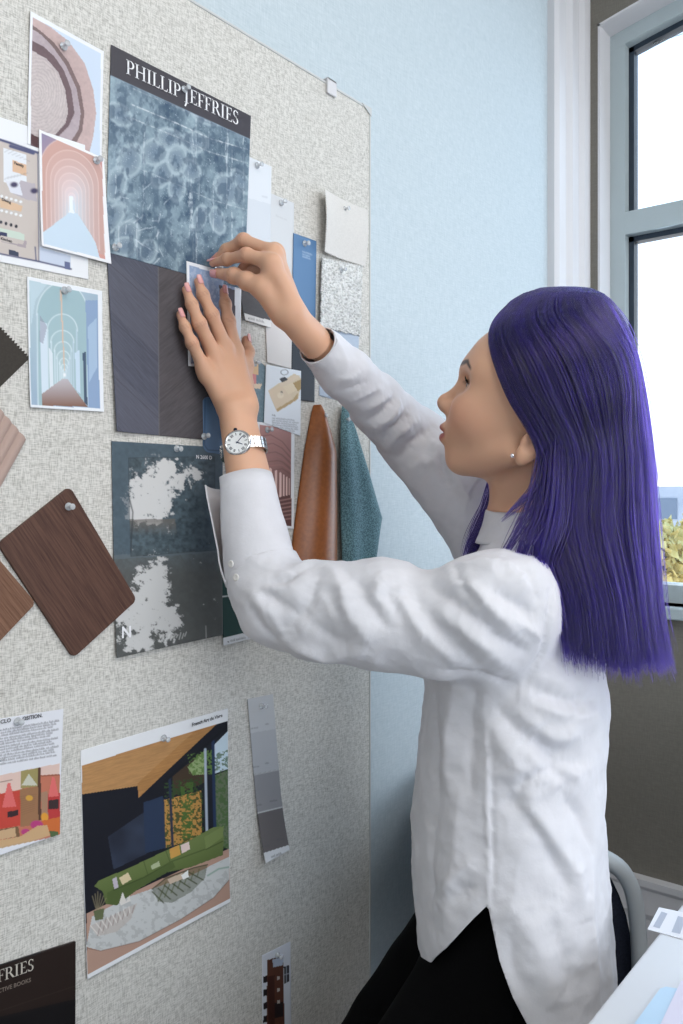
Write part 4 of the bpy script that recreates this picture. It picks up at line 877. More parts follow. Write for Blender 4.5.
def clip_mesh(V, F, fv):
    """keep fv > 0; cut edges exactly where fv crosses zero; triangles out"""
    T_ = np.concatenate([F[:, [0, 1, 2]], F[:, [0, 2, 3]]]) if F.shape[1] == 4 else F
    s_ = fv > 0; n = s_[T_].sum(1); keep = T_[n == 3]; V = list(V); cache = {}; new = []
    def mid(a, b):
        k = (min(a, b), max(a, b))
        if k not in cache:
            t = fv[a]/(fv[a]-fv[b]); cache[k] = len(V); V.append(V[a]+(V[b]-V[a])*t)
        return cache[k]
    for t in T_[(n == 1) | (n == 2)]:
        t = [int(x) for x in t]; ins = [bool(s_[x]) for x in t]
        while not (ins[0] and (sum(ins) == 1 or (ins[1] and not ins[2]))): t = t[1:]+t[:1]; ins = ins[1:]+ins[:1]
        if sum(ins) == 1: new.append((t[0], mid(t[0], t[1]), mid(t[0], t[2])))
        else:
            a = mid(t[1], t[2]); b = mid(t[0], t[2]); new += [(t[0], t[1], a), (t[0], a, b)]
    F2 = np.concatenate([keep, np.array(new, int).reshape(-1, 3)]); V = np.array(V); used = np.unique(F2); re = -np.ones(len(V), int); re[used] = np.arange(len(used))
    return V[used], re[F2]

class Clamp(Nd):
    """keeps a node inside cloth: max(node, cloth + off - relief)"""
    def __init__(s, a, cloth, off, relief): s.a_, s.b_, s.off, s.rl = a, cloth, off, relief; s.lo, s.hi = a.lo, a.hi
    def f(s, P, c, r):
        return np.maximum(s.a_.ev(P, c, r), s.b_.ev(P, c, r)+s.off-s.rl(P)).astype(f32)
# ------------------------------------------------------------------ the person: skeleton read off the photo
HN = lambda v: np.asarray(v, float)/np.linalg.norm(v)
def cam2w(r, d, z): return CAM+d*FWD+r*RGT+z*UPV
person = empty('person', (0, 0, 0))
tag(person, 'woman with long purple hair, white shirt and black trousers, pinning a print to the board', 'person')
TF = HN(-.993*RGT+.12*FWD); TL = np.cross(UPV, TF)                    # torso forward and left
Ls = P3(522, 592, .955); Le = P3(273, 603, 1.033); Lw = P3(236.5, 412, 1.114)
Rs = P3(502, 540, 1.25); Re = cam2w(.105, 1.295, .082); Rw = P3(290, 315, 1.10)
neck0 = cam2w(.244, 1.105, -.075); 
# head frame
yaw, pitch, roll = math.radians(14), math.radians(22), math.radians(6)
hf = -math.cos(yaw)*RGT+math.sin(yaw)*FWD; hl = np.cross(UPV, hf)
Hx = hf*math.cos(pitch)+UPV*math.sin(pitch); Hz0 = -hf*math.sin(pitch)+UPV*math.cos(pitch)
Hy = hl*math.cos(roll)-Hz0*math.sin(roll); Hz = np.cross(Hx, Hy); HR = np.stack([Hx, Hy, Hz], 1)
nose_local = np.array([.112, 0, -.018]); HO = P3(440.5, 402, 1.103)-HR@nose_local
def hw(p): return HO+HR@np.asarray(p, float)
def HL(P): return (np.asarray(P)-HO)@HR

# ---- head
def both(fn): return [fn(1), fn(-1)]
skull = Un([Ell((-.009, 0, .045), (.097, .075, .091)), Ell((.030, 0, -.020), (.056, .058, .066)), Ell((.045, 0, .045), (.046, .056, .045))], .04)
jaw = Un([Cone((.0610, .006, -.077), (.0610, -.006, -.077), .0130, .0130)]+both(lambda s: Cone((-.004, s*.053, -.044), (.057, s*.014, -.079), .0155, .0115))+[Cone((.02, 0, -.055), (.050, 0, -.066), .030, .019)], .025)
cheek = Un(both(lambda s: Ell((.060, s*.036, -.016), (.030, .025, .030))), .01)
brow = Un(both(lambda s: Cone((.086, s*.008, .034), (.066, s*.046, .036), .009, .008)), .01)
muz = Ell((.068, 0, -.044), (.025, .031, .023))
face = Un([skull, jaw, cheek, brow, muz], .022)
sock = Un(both(lambda s: Ell((.092, s*.032, .016), (.014, .019, .0115))), 0)
face = Sub(face, sock, .016)
lids = both(lambda s: Ell((.0715, s*.031, .0165), (.0142, .0165, .0132)))
nose = Un([Cone((.084, 0, .022), (.104, 0, -.012), .0072, .0088), Ell((.1065, 0, -.0175), (.0098, .0098, .0092)), Cone((.084, 0, -.028), (.102, 0, -.023), .008, .006)]+both(lambda s: Ell((.0965, s*.0115, -.0215), (.0105, .0068, .0078))), .008)
lips = Un([Ell((.0915, 0, -.0470), (.0098, .021, .0066)), Ell((.0862, 0, -.0600), (.0108, .019, .0078))], .0025)
face = Un([face]+lids, .004); face = Un([face, nose], .010); face = Un([face, lips], .005)
slit = Un(both(lambda s: Ell((.087, s*.0310, .0160), (.0095, .0140, .0050))), 0)
mouth = Ell((.0970, 0, -.0533), (.0090, .020, .0012)); nost = Un(both(lambda s: Ell((.099, s*.006, -.0285), (.004, .0026, .0025))), 0)
face = Sub(Sub(Sub(face, slit, .0015), mouth, .002), nost, .001)
def ear(s):
    ex, ez = -.017, -.009
    a = math.radians(12); R_ = np.array([[math.cos(a), 0, -math.sin(a)], [0, 1, 0], [math.sin(a), 0, math.cos(a)]])
    e = Un([Ell((-.008+ex, s*.0765, -.010+ez), (.0155, .0055, .029), R_), Ell((.000+ex, s*.0735, -.033+ez), (.0085, .0048, .0105))], .008)
    return Un([Sub(e, Un([Ell((-.004+ex, s*.0820, -.010+ez), (.0085, .0050, .0165), R_)], 0), .004), Ell((.0045+ex, s*.0755, -.013+ez), (.0035, .004, .0055))], .004)
head_l = Un([face, ear(1), ear(-1)], .006)
head = Loc(head_l, HR, HO)
neck = Un([Cone(hw((-.036, 0, -.030)), neck0, .044, .046), Cone(hw((.002, 0, -.060)), neck0+TF*.010, .026, .030)], .018)

# ---- hands
def hand_parts(): pass
LH = {}   # left hand flat on the print: pixel, height in front of the board
LH['pinky'] = [BP(204.5, 369, .019), BP(192, 343, .020), BP(185.2, 327.5, .0155), BP(180, 314.5, .0110)]
LH['ring'] = [BP(214.5, 355.5, .021), BP(199.6, 324, .022), BP(191.8, 304.5, .0165), BP(186, 289.5, .0115)]
LH['middle'] = [BP(225, 348.5, .022), BP(211.8, 315, .0225), BP(203, 295, .0165), BP(198.2, 281.5, .0115)]
LH['index'] = [BP(235.2, 351.5, .022), BP(228.4, 321, .0215), BP(225.3, 304, .016), BP(223.4, 291.5, .0115)]
LH['thumb'] = [BP(243, 386, .026), BP(245.5, 366, .022), BP(247.3, 352, .019), BP(246.0, 340, .0135)]
frad = {'pinky': (.0094, .0072, .0062, .0051), 'ring': (.0106, .0083, .0070, .0056), 'middle': (.0108, .0086, .0072, .0058), 'index': (.0106, .0085, .0071, .0056), 'thumb': (.0125, .0102, .0090, .0064)}
def finger(p, r):
    nodes = [Cone(p[i], p[i+1], r[i], r[i+1]) for i in range(3)]
    for i in (1, 2): nodes.append(Ell(p[i], (r[i]*1.07,)*3))
    return Un(nodes, .005)
Lcarp = BP(237.5, 405, .045)
pal = []
for k, off in (('pinky', -.014), ('ring', -.005), ('middle', .003), ('index', .012)):
    base = Lcarp+RGT*off*.9-UPV*.002; pal.append(Cone(base, LH[k][0], .0165, .0108))
pal += [Cone(Lcarp+RGT*.010, LH['thumb'][0], .017, .0135), Cone(LH['thumb'][0], LH['index'][0]-UPV*.016, .009, .010)]
for a, b in (('pinky', 'ring'), ('ring', 'middle'), ('middle', 'index')): pal.append(Cone(LH[a][0]-UPV*.010+FWD*.003, LH[b][0]-UPV*.010+FWD*.003, .0082, .0082))
pal += [Cone(Lcarp+FWD*.004-UPV*.006, (LH['middle'][0]+LH['ring'][0])/2-UPV*.012+FWD*.006, .020, .0125)]
Lhand = Attach(Un(pal, .007), [finger(LH[k], frad[k]) for k in LH], .009)
RH = {}
RH['index'] = [P3(271.5, 263, 1.075), P3(246.5, 255, 1.088), P3(227, 259.5, 1.108), P3(213.2, 263, 1.1215)]
RH['middle'] = [P3(272.5, 253.5, 1.093), P3(243.5, 240.5, 1.110), P3(226.5, 250, 1.126), P3(217, 259, 1.1315)]
RH['ring'] = [P3(274.5, 252, 1.110), P3(251, 253, 1.132), P3(243, 271, 1.140), P3(250, 280, 1.130)]
RH['pinky'] = [P3(276, 259, 1.124), P3(257, 263, 1.140), P3(250, 275, 1.146), P3(257, 283, 1.136)]
RH['thumb'] = [P3(261, 287.5, 1.080), P3(247, 281.0, 1.086), P3(234, 275.8, 1.100), P3(217, 273.2, 1.1195)]
frad_r = dict(frad); frad_r['thumb'] = (.0120, .0108, .0096, .0066)
pal = []
for k, d_ in (('index', -.012), ('middle', -.004), ('ring', .005), ('pinky', .012)):
    pal.append(Cone(Rw+FWD*d_+RGT*.004+UPV*.004, RH[k][0], .0135, .0106))
pal += [Cone(P3(254, 271, 1.128), P3(266, 276, 1.112), .0085, .010)]
pal += [Cone(Rw-RGT*.010-FWD*.006+UPV*.002, RH['thumb'][0], .0175, .0128), Cone(RH['thumb'][0], RH['index'][0]-UPV*.014, .0085, .0100), Cone(RH['index'][0]-UPV*.006, RH['middle'][0]-UPV*.004, .010, .010), Cone(RH['middle'][0]-UPV*.004, RH['ring'][0]-UPV*.004, .010, .010), Cone(RH['ring'][0]-UPV*.004, RH['pinky'][0]-UPV*.004, .010, .010)]
Rhand = Attach(Un(pal, .010), [finger(RH[k], frad_r[k]) for k in RH], .008)

# ---- arms, trunk, legs
def lerp(a, b, t): return a+(b-a)*t
def arm(sh, el, wr, fl):
    d = HN(wr-el); side = HN(np.cross(d, fl))*.0085
    return Un([Cone(sh, el, .042, .034), Cone(el, lerp(el, wr, .3), .034, .033), Cone(lerp(el, wr, .3)+side, wr+side, .028, .0180), Cone(lerp(el, wr, .3)-side, wr-side, .028, .0180)], .012)
Lfl = -np.array([0, 1.0, 0]); larm = arm(Ls, Le, Lw, Lfl)
rarm = arm(Rs, Re, Rw, HN(RGT+.3*UPV))
tc = cam2w(.222, 1.10, 0)
trunk = Loft(tc, TF, TL, [(-.60, .0, 0, .092, .155), (-.50, 0, 0, .100, .158), (-.38, .0, 0, .088, .135), (-.25, .005, 0, .098, .138), (-.15, .0, 0, .085, .140), (-.09, -.01, 0, .055, .11), (-.05, -.01, 0, .04, .06)], .03)
hipc = cam2w(.222, 1.10, -.565)
def leg(s):
    h = hipc+TL*s*.075; kn = hipc+TF*.225+TL*s*(.11 if s > 0 else .085)+UPV*(-.31); an = np.array([0, 0, 0])+(hipc+TF*.02+TL*s*(.12 if s > 0 else .09)); an = np.array([an[0], an[1], .085]); to = an+TF*.15; to[2] = .03
    return h, kn, an, to
legs = []
for s in (1, -1):
    h, kn, an, to = leg(s); legs += [Cone(h, kn, .080, .053), Cone(kn, lerp(kn, an, .35), .050, .050), Cone(lerp(kn, an, .35), an, .050, .034), Cone(an-UPV*.045-TF*.02, to, .030, .022)]
body = Un([trunk, neck, Un(legs, .03), Cone(Ls, Rs, .050, .050)], .05)
tcs = cam2w(.222, 1.10, 0)
srow = [(-.72, -.010, 0, .123, .196), (-.657, -.010, 0, .124, .196), (-.60, -.006, 0, .124, .194), (-.527, .001, 0, .125, .188), (-.435, .006, 0, .123, .176), (-.344, .001, 0, .119, .166), (-.265, -.004, 0, .1175, .166), (-.19, -.004, 0, .112, .168), (-.14, -.006, 0, .100, .160), (-.105, -.018, 0, .084, .130), (-.07, -.026, 0, .066, .085), (-.045, -.028, 0, .057, .062), (-.02, -.028, 0, .054, .058)]
storso = Loft(tcs, TF, TL, srow, .004, 2.15)
ls_p = [P3(520, 606, .99), P3(505, 612, .962), P3(480, 617, .957), P3(440, 627, .968), P3(380, 614, .99), P3(320, 609, 1.012), P3(283, 605, 1.028), P3(268, 582, 1.048), P3(258, 550, 1.060)]
ls_r = [.048, .060, .066, .058, .064, .059, .053, .046, .043]
lsl = Un([Cone(ls_p[i], ls_p[i+1], ls_r[i], ls_r[i+1]) for i in range(len(ls_p)-1)], .012)
puff = Un([Ell(P3(500, 590, .955), (.060, .05, .040)), Ell(P3(512, 600, .955), (.040, .045, .042))], .02)
rs_p = [P3(506, 548, 1.235), P3(470, 500, 1.265), P3(436, 464, 1.285), P3(412, 439, 1.295), P3(378, 405, 1.235), P3(347, 374, 1.175), P3(316, 343, 1.128)]
rs_r = [.074, .064, .054, .051, .041, .035, .0285]
rsl = Un([Cone(rs_p[i], rs_p[i+1], rs_r[i], rs_r[i+1]) for i in range(len(rs_p)-1)], .012)
shirt_n = Un([storso, Un([lsl, puff], .03), rsl], .022)

body = Un([body, larm, rarm], .02)
def relief(P):
    z = P[:, 2]-CAMH; up = 5*np.maximum(0, z+.022); dn = 4*np.maximum(0, -(z+.40))*(np.linalg.norm(P-tcs.astype(f32), axis=1) < 2)
    l_ = 6*np.maximum(0, (P-(cuff_t-HN(Lw-Le)*.012).astype(f32))@HN(Lw-Le).astype(f32))*(np.linalg.norm(np.cross(P-Lw.astype(f32), HN(Lw-Le).astype(f32)), axis=1) < .055)*(np.linalg.norm(P-Lw.astype(f32), axis=1) < .3)
    r_ = 8*np.maximum(0, (P-rs_p[-1].astype(f32))@HN(Rw-Re).astype(f32)+.008)*(np.linalg.norm(P-Rw.astype(f32), axis=1) < .16)
    nk = np.where(np.linalg.norm(P[:, :2]-neck0[:2].astype(f32), axis=1) < .09, up, 0)
    return np.where(z < -.40, dn, nk)+l_+r_
cuff_t = P3(243, 480, 1.090); clothed = Un([shirt_n, Cone(P3(262, 570, 1.052), cuff_t, .0435, .0375)], .006)
body = Clamp(body, clothed, .0115, relief)
body = Un([body, head], .012)
body = Un([body, Lhand, Rhand], .010)
VB, FB = surf(body, .0018)
print('dropped', DROP, [np.round(proj(d),1)[:3] for d in DP if len(d)][:3]); VB = relax(VB, FB, 2, .4)

def skin_cols(V):
    n = len(V); col = np.tile(lin((212, 166, 138))[:3], (n, 1)); H = HL(V)
    def put(m_, c): 
        nonlocal col
        m_ = np.clip(m_, 0, 1)[:, None]; col = col*(1-m_)+lin(c)[:3]*m_
    fa = (H[:, 0] > .0) & (H[:, 0] < .14) & (np.abs(H[:, 1]) < .09) & (np.abs(H[:, 2]) < .13)
    e = lambda cx, cy, cz, rx, ry, rz: np.sqrt(((H[:, 0]-cx)/rx)**2+((H[:, 1]-cy)/ry)**2+((H[:, 2]-cz)/rz)**2)
    put(fa*np.clip(1.3-e(.07, .042, -.02, .04, .03, .028), 0, 1)*.35, (208, 140, 118)); put(fa*np.clip(1.3-e(.07, -.042, -.02, .04, .03, .028), 0, 1)*.35, (208, 140, 118))
    put(fa*sstep(1.15, .8, e(.093, 0, -.0535, .016, .0225, .0138)), (170, 92, 88))
    put(fa*sstep(1.0, .2, e(.101, 0, -.0533, .014, .019, .0015))*.6, (110, 54, 54))
    for s in (1, -1):
        bx = H[:, 1]*s; zc = .0375+.006*np.clip((bx-.012)/.026, 0, 1)-.008*np.clip((bx-.036)/.016, 0, 1); th = .0036-.0018*np.clip((bx-.03)/.022, 0, 1)
        put(fa*(H[:, 0] > .05)*sstep(.010, .015, bx)*sstep(.055, .048, bx)*sstep(1.3, .6, np.abs(H[:, 2]-zc)/th)*.92, (40, 30, 34))
        r_ = np.hypot((bx-.0305)/.0155, (H[:, 2]-.0165)/.0062); put(fa*(H[:, 0] > .068)*np.clip(1-np.abs(r_-1.0)/.28, 0, 1)*np.where(H[:, 2] > .0165, .95, .35), (38, 26, 28))
    # redder knuckles and finger tips
    for D in (LH, RH):
        for k, p in D.items():
            for i, r_ in ((1, .010), (3, .012)):
                put(np.clip(1.2-np.linalg.norm(V-p[i], axis=1)/r_, 0, 1)*.35, (214, 140, 122))
    for D in (LH, RH):
        for k, p in D.items():
            for i in (1, 2):
                ax = HN(p[i+1]-p[i-1]); q = V-p[i]; t_ = q@ax; near = (np.linalg.norm(q, axis=1) < .0125)&((q@np.array([0, -1.0, 0.2])) > -.002)
                for o_ in (-.0022, 0, .0022): put(near*np.clip(1-np.abs(t_-o_)/.0009, 0, 1)*.28, (150, 96, 78))
    return col
M_skin = attr_mat('skin', 0.45, 0.35); b_ = bsdf(M_skin); b_.inputs['Subsurface Weight'].default_value = 0.18; b_.inputs['Subsurface Radius'].default_value = (0.012, 0.005, 0.003); b_.inputs['Subsurface Scale'].default_value = 0.6
nz = N(M_skin, 'ShaderNodeTexNoise'); nz.inputs['Scale'].default_value = 900; tcn = N(M_skin, 'ShaderNodeTexCoord'); L(M_skin, tcn.outputs['Object'], nz.inputs['Vector']); bpn = N(M_skin, 'ShaderNodeBump'); bpn.inputs['Strength'].default_value = .06; bpn.inputs['Distance'].default_value = .0004; L(M_skin, nz.outputs['Fac'], bpn.inputs['Height']); L(M_skin, bpn.outputs['Normal'], b_.inputs['Normal'])
mesh_obj('body', VB, FB, M_skin, person, True, cols=skin_cols(VB))
# nails
M_nail = mat('nail_polish', (222, 160, 158), 0.14); bsdf(M_nail).inputs['Coat Weight'].default_value = .5
def nail(p, r, dorsal):
    ax = HN(p[3]-p[2]); dn = HN(dorsal-ax*np.dot(dorsal, ax)); sd = np.cross(ax, dn); V_ = []; nu, nv = 10, 10; R_ = r[3]*1.04
    for i in range(nv+1):
        for j in range(nu+1):
            a = (j/nu-.5)*1.9; t = i/nv; w_ = 1.0-.25*(max(0, t-.7)/.3)**2-.25*(max(0, .25-t)/.25)**2
            V_.append(p[3]+ax*(-.0055+t*.0125)+dn*(R_*math.cos(a*w_)*(1.0-.10*max(0, t-.55))+.0004)+sd*R_*math.sin(a*w_)*.95)
    idx = np.arange((nu+1)*(nv+1)).reshape(nv+1, nu+1); F_ = np.stack([idx[:-1, :-1], idx[:-1, 1:], idx[1:, 1:], idx[1:, :-1]], -1).reshape(-1, 4)
    o = mesh_obj('fingernail', V_, F_, M_nail, person); md = o.modifiers.new('t', 'SOLIDIFY'); md.thickness = .0006; md.offset = 1
yb = np.array([0, -1.0, 0])
for k in ('pinky', 'ring', 'middle', 'index'): nail(LH[k], frad[k], yb+.25*UPV)
nail(LH['thumb'], frad['thumb'], yb*.5+RGT*.8); nail(RH['thumb'], frad_r['thumb'], HN(-FWD*.9-UPV*.45)); nail(RH['index'], frad['index'], HN(UPV-FWD*.6)); nail(RH['middle'], frad['middle'], UPV)
# eyes
M_eye = attr_mat('eye', 0.08, 0.6)
for s in (1, -1):
    m = MB(); m.lathe([(.0001, -.0118)]+[(.0118*math.sin(a), -.0118*math.cos(a)) for a in np.linspace(.15, math.pi-.12, 26)]+[(.0001, .0120)], None, 28)
    V_ = np.array(m.v); r_ = np.hypot(V_[:, 0], V_[:, 1]); c_ = np.where(((r_ < .0022) & (V_[:, 2] > 0))[:, None], lin((8, 6, 6))[:3], np.where(((r_ < .0058) & (V_[:, 2] > 0))[:, None], lin((58, 34, 24))[:3], lin((232, 228, 226))[:3]))
    gz = HN(HR.T@(P3(205, 300, 1.10)-hw((.0715, s*.031, .0165)))); up_ = np.array([0, 0, 1.0]); a_ = HN(np.cross(up_, gz)); b2 = np.cross(gz, a_); W3 = V_@np.stack([a_, b2, gz])
    P_ = np.array([hw(np.array([.0722, s*.031, .0165])+q) for q in W3]); mesh_obj('eye', P_, m.f, M_eye, person, True, cols=c_)
    m = MB()
    for k in range(26):
        t = k/25; y = s*(.019+.024*t); z = .0198-.0030*(2*t-1)**2; x = .0855-.0060*t**1.6-.001*(1-t); d = np.array([.006, s*(.001+.005*t), .0042]); m.tube([hw((x, y, z)), hw(np.array((x, y, z))+d*.6), hw(np.array((x, y, z))+d+np.array([0, 0, .0016]))], [.00035, .00028, .00008], 5)
    m.build('eyelashes', mat('lash', (20, 16, 20), .6), person, True)
# ------------------------------------------------------------------ clothing
def vnoise3(P, s, seed=0):
    q = P*s; i = np.floor(q).astype(np.int64); f = q-i; f = f*f*(3-2*f); out = 0
    for o in np.ndindex(2, 2, 2):
        c = i+np.array(o); n = (c[:, 0]*374761393+c[:, 1]*668265263+c[:, 2]*2147483647+seed*982451653) & 0x7fffffff; n = ((n ^ (n >> 13))*1274126177) & 0x7fffffff
        w_ = np.prod(np.where(np.array(o) == 1, f, 1-f), 1); out = out+w_*(((n ^ (n >> 16)) & 0xffff)/65535.0)
    return out
VS, FS = surf(shirt_n, .0030); VS = relax(VS, FS, 2, .5); NS = vnormals(VS, FS)
sx, sy, sd = proj(VS)
def stroke(pts, wid, amp, skew=0.0):
    """a fold: sampled along the pixels where it runs, lifted on to the cloth as a 3D line"""
    P = []
    for (x0, y0), (x1, y1) in zip(pts[:-1], pts[1:]):
        n = max(2, int(math.hypot(x1-x0, y1-y0)/2.5))
        for k in range(n): P.append((x0+(x1-x0)*k/n, y0+(y1-y0)*k/n))
    L3 = []
    for x, y in P:
        m_ = (np.abs(sx-x) < 3.5) & (np.abs(sy-y) < 3.5)
        if m_.any(): i = np.argmin(np.where(m_, sd, 9)); L3.append(VS0[i])
    if len(L3) < 3: return
    L3 = np.array(L3); w_ = wid*1.05/834; bb = ((VS0 > L3.min(0)-3*w_) & (VS0 < L3.max(0)+3*w_)).all(1); ix = np.where(bb)[0]
    w_ *= .80; amp *= 1.15; D = np.full(len(ix), 9.0); A = np.zeros(len(ix)); n = len(L3)
    for k in range(n):
        d = np.linalg.norm(VS0[ix]-L3[k], axis=1); m_ = d < D; D = np.where(m_, d, D); A = np.where(m_, math.sin(math.pi*min(1, (k+.6)/n*1.0))**.6 if True else 1, A)
    DISP[ix] += amp*A*np.exp(-(D/w_)**1.6)
VS0 = VS.copy(); DISP = np.zeros(len(VS))
a1 = cz(170, 440, 2.732); a2 = cz(380, 500, 2.254); a3 = cz(330, 720, 1.935); a4 = cz(300, 320, 3.105)
FOLDS = [
 # left sleeve
 (a1([(335, 335), (385, 322), (430, 325)]), 7, .005), (a1([(350, 352), (305, 378), (250, 385)]), 5, -.004), (a1([(330, 395), (290, 400), (235, 395)]), 6, .004),
 (a1([(215, 420), (270, 470), (305, 545)]), 8, .005), (a1([(240, 400), (300, 440), (350, 470)]), 6, -.004), (a1([(205, 440), (235, 500), (290, 560)]), 5, -.0035),
 (a1([(425, 330), (465, 395), (485, 470), (545, 570)]), 10, .007), (a1([(400, 345), (375, 430), (310, 535)]), 9, -.006), (a1([(455, 335), (520, 400), (560, 470), (600, 540)]), 9, -.006),
 (a1([(580, 350), (555, 420), (600, 475)]), 8, .006), (a1([(300, 560), (420, 598), (550, 585)]), 9, .006), (a1([(350, 480), (420, 540), (500, 565)]), 8, -.004), (a1([(620, 360), (600, 420), (640, 500)]), 7, -.005),
 (a1([(390, 400), (430, 450), (450, 520)]), 6, .003),
 # puffed shoulder and upper sleeve
 (a2([(60, 150), (85, 230), (140, 310), (230, 395)]), 10, -.007), (a2([(20, 160), (55, 240), (120, 330), (190, 385)]), 10, .007), (a2([(95, 180), (180, 240), (270, 315), (345, 355)]), 8, -.009), (a2([(150, 145), (230, 225), (345, 335)]), 9, .008), (a2([(110, 230), (200, 310), (320, 400)]), 10, .007),
 (a2([(155, 130), (185, 195), (230, 250)]), 6, -.007), (a2([(205, 120), (290, 145), (370, 215)]), 10, .006), (a2([(240, 190), (310, 230), (365, 270)]), 7, -.006), (a2([(260, 140), (330, 160), (375, 240)]), 6, -.004), (a2([(300, 270), (350, 300), (372, 330)]), 5, .005),
 (a2([(392, 180), (390, 250), (370, 350), (325, 425)]), 4, -.005), (a2([(120, 390), (220, 400), (320, 428)]), 6, -.004),
 # torso
 (a2([(330, 440), (430, 462), (505, 440)]), 9, -.008), (a2([(300, 440), (420, 485), (505, 470)]), 9, .007), (a2([(250, 470), (330, 555), (440, 575)]), 9, -.008), (a2([(300, 480), (390, 545), (470, 530)]), 10, .007), (a2([(255, 520), (320, 610), (370, 660)]), 10, .006), (a2([(290, 640), (380, 615), (450, 650)]), 8, -.006), (a2([(380, 590), (440, 620), (490, 600)]), 9, .006),
 (a2([(160, 410), (150, 560), (150, 670)]), 12, .007), (a2([(115, 420), (118, 560), (125, 670)]), 9, -.007), (a2([(205, 410), (200, 560), (198, 670)]), 10, -.006), (a2([(95, 500), (90, 600), (92, 670)]), 7, .004),
 (a3([(298, 0), (300, 180), (303, 360)]), 2.6, .0024), (a3([(308, 0), (310, 180), (312, 360)]), 2.4, -.0018), (a3([(330, 80), (400, 180), (475, 285), (500, 390)]), 13, .009), (a3([(335, 140), (410, 215), (470, 330)]), 10, -.007), (a3([(390, 10), (440, 90), (515, 95)]), 10, -.008), (a3([(340, 20), (400, 85), (470, 150)]), 9, .006), (a3([(440, 130), (490, 180), (515, 260)]), 8, -.006),
 (a3([(275, 260), (230, 310), (185, 380)]), 9, .005), (a3([(285, 320), (220, 345)]), 6, -.004), (a3([(250, 120), (240, 240), (215, 420)]), 10, .004), (a3([(205, 150), (190, 260), (190, 380)]), 9, -.004), (a3([(505, 260), (508, 400), (525, 540)]), 8, .005), (a3([(330, 330), (400, 420), (440, 540)]), 14, .005), (a3([(430, 380), (460, 460), (470, 540)]), 10, -.005), (a3([(340, 400), (350, 480), (390, 550)]), 8, -.003),
 # right sleeve
 (a4([(210, 290), (255, 265), (295, 240)]), 5, .004), (a4([(205, 322), (255, 300), (315, 240)]), 5, -.006), (a4([(225, 350), (290, 310), (335, 250)]), 6, .006), (a4([(245, 385), (310, 330), (350, 280)]), 5, -.006), (a4([(260, 410), (330, 345), (390, 300)]), 7, .006), (a4([(300, 430), (370, 375), (420, 320)]), 6, -.005), (a4([(340, 470), (410, 420), (440, 350)]), 7, .005), (a4([(425, 400), (440, 470), (470, 540)]), 6, -.006), (a4([(450, 400), (470, 470), (530, 560)]), 8, .005), (a4([(130, 230), (180, 215), (230, 200)]), 5, -.004), (a4([(110, 190), (160, 190), (210, 165)]), 5, .003), (a4([(160, 260), (210, 240), (270, 215)]), 5, .003)]
for p_, w_, a_ in FOLDS: stroke(p_, w_, a_)
DISP += (vnoise3(VS, 28, 1)-.5)*.0045+(vnoise3(VS, 70, 2)-.5)*.0018+(vnoise3(VS, 150, 3)-.5)*.0006
zrel = VS[:, 2]-CAMH
for sc_, am_, sd_ in ((13, .0026, 11), (28, .0009, 12)):
    wp = VS+np.stack([vnoise3(VS, 20, sd_+20+k)-.5 for k in range(3)], 1)*.03; rg_ = 1-np.abs(2*vnoise3(wp, sc_, sd_)-1); DISP += am_*(rg_**4-.22)
nk_ = np.hypot((VS-neck0)@TF, (VS-neck0)@TL); DISP *= np.where(nk_ < .11, np.clip((-.035-zrel)/.03, 0.0, 1), 1)
DISP = np.maximum(DISP, -.0085); VS = VS+NS*DISP[:, None]; VS = relax(VS, FS, 1, .4)
# cut: hem, neck, cuffs
q = VS-tcs; cx_ = q@TF; cy_ = q@TL; phi = np.arctan2(cx_-.038, np.abs(cy_)); arc = phi*.15
front = np.interp(arc, [0, .02, .045, .075, .12, .24], [-.455, -.483, -.520, -.556, -.575, -.585]); back = np.interp(-arc, [0, .010, .020, .036, .065, .10, .24], [-.455, -.512, -.546, -.585, -.625, -.650, -.668])
hem = np.where(arc > 0, front, back)
zrel = VS[:, 2]-CAMH; fv = zrel-hem
ncut = -.040-.06*(cx_+.027)
torso_only = np.hypot(cx_+.027, cy_) < .078
fv = np.where(torso_only, np.minimum(fv, np.where(zrel > -.2, ncut-zrel, 9)), fv)
ca = HN(ls_p[-1]-ls_p[-2]); dl = (P3(262, 562, 1.056)-VS)@ca; near_l = np.linalg.norm(VS-ls_p[-1], axis=1) < .11
fv = np.where(near_l, np.minimum(fv, dl), fv)
cr = HN(rs_p[-1]-rs_p[-2]); dr = (P3(319.5, 346.5, 1.134)-VS)@cr; near_r = np.linalg.norm(VS-rs_p[-1], axis=1) < .09
fv = np.where(near_r, np.minimum(fv, dr), fv)
VS, FS = clip_mesh(VS, FS, fv)
M_shirt = noise_mat('white_cotton', (212, 212, 218), (219, 219, 225), nscale=30, rough=0.75, bump=0.0); bs_ = bsdf(M_shirt); bs_.inputs['Specular IOR Level'].default_value = .2; bs_.inputs['Sheen Weight'].default_value = .08
bs_.inputs['Subsurface Weight'].default_value = 0.0
tc_ = N(M_shirt, 'ShaderNodeTexCoord'); n1 = N(M_shirt, 'ShaderNodeTexNoise'); n1.inputs['Scale'].default_value = 95; n1.inputs['Detail'].default_value = 5; n1.inputs['Roughness'].default_value = .65; L(M_shirt, tc_.outputs['Object'], n1.inputs['Vector']); bp1 = N(M_shirt, 'ShaderNodeBump'); bp1.inputs['Strength'].default_value = .28; bp1.inputs['Distance'].default_value = .0016; L(M_shirt, n1.outputs['Fac'], bp1.inputs['Height']); L(M_shirt, bp1.outputs['Normal'], bs_.inputs['Normal'])
shirt = mesh_obj('shirt', VS, FS, M_shirt, person); md = shirt.modifiers.new('thick', 'SOLIDIFY'); md.thickness = .0016; md.offset = -1
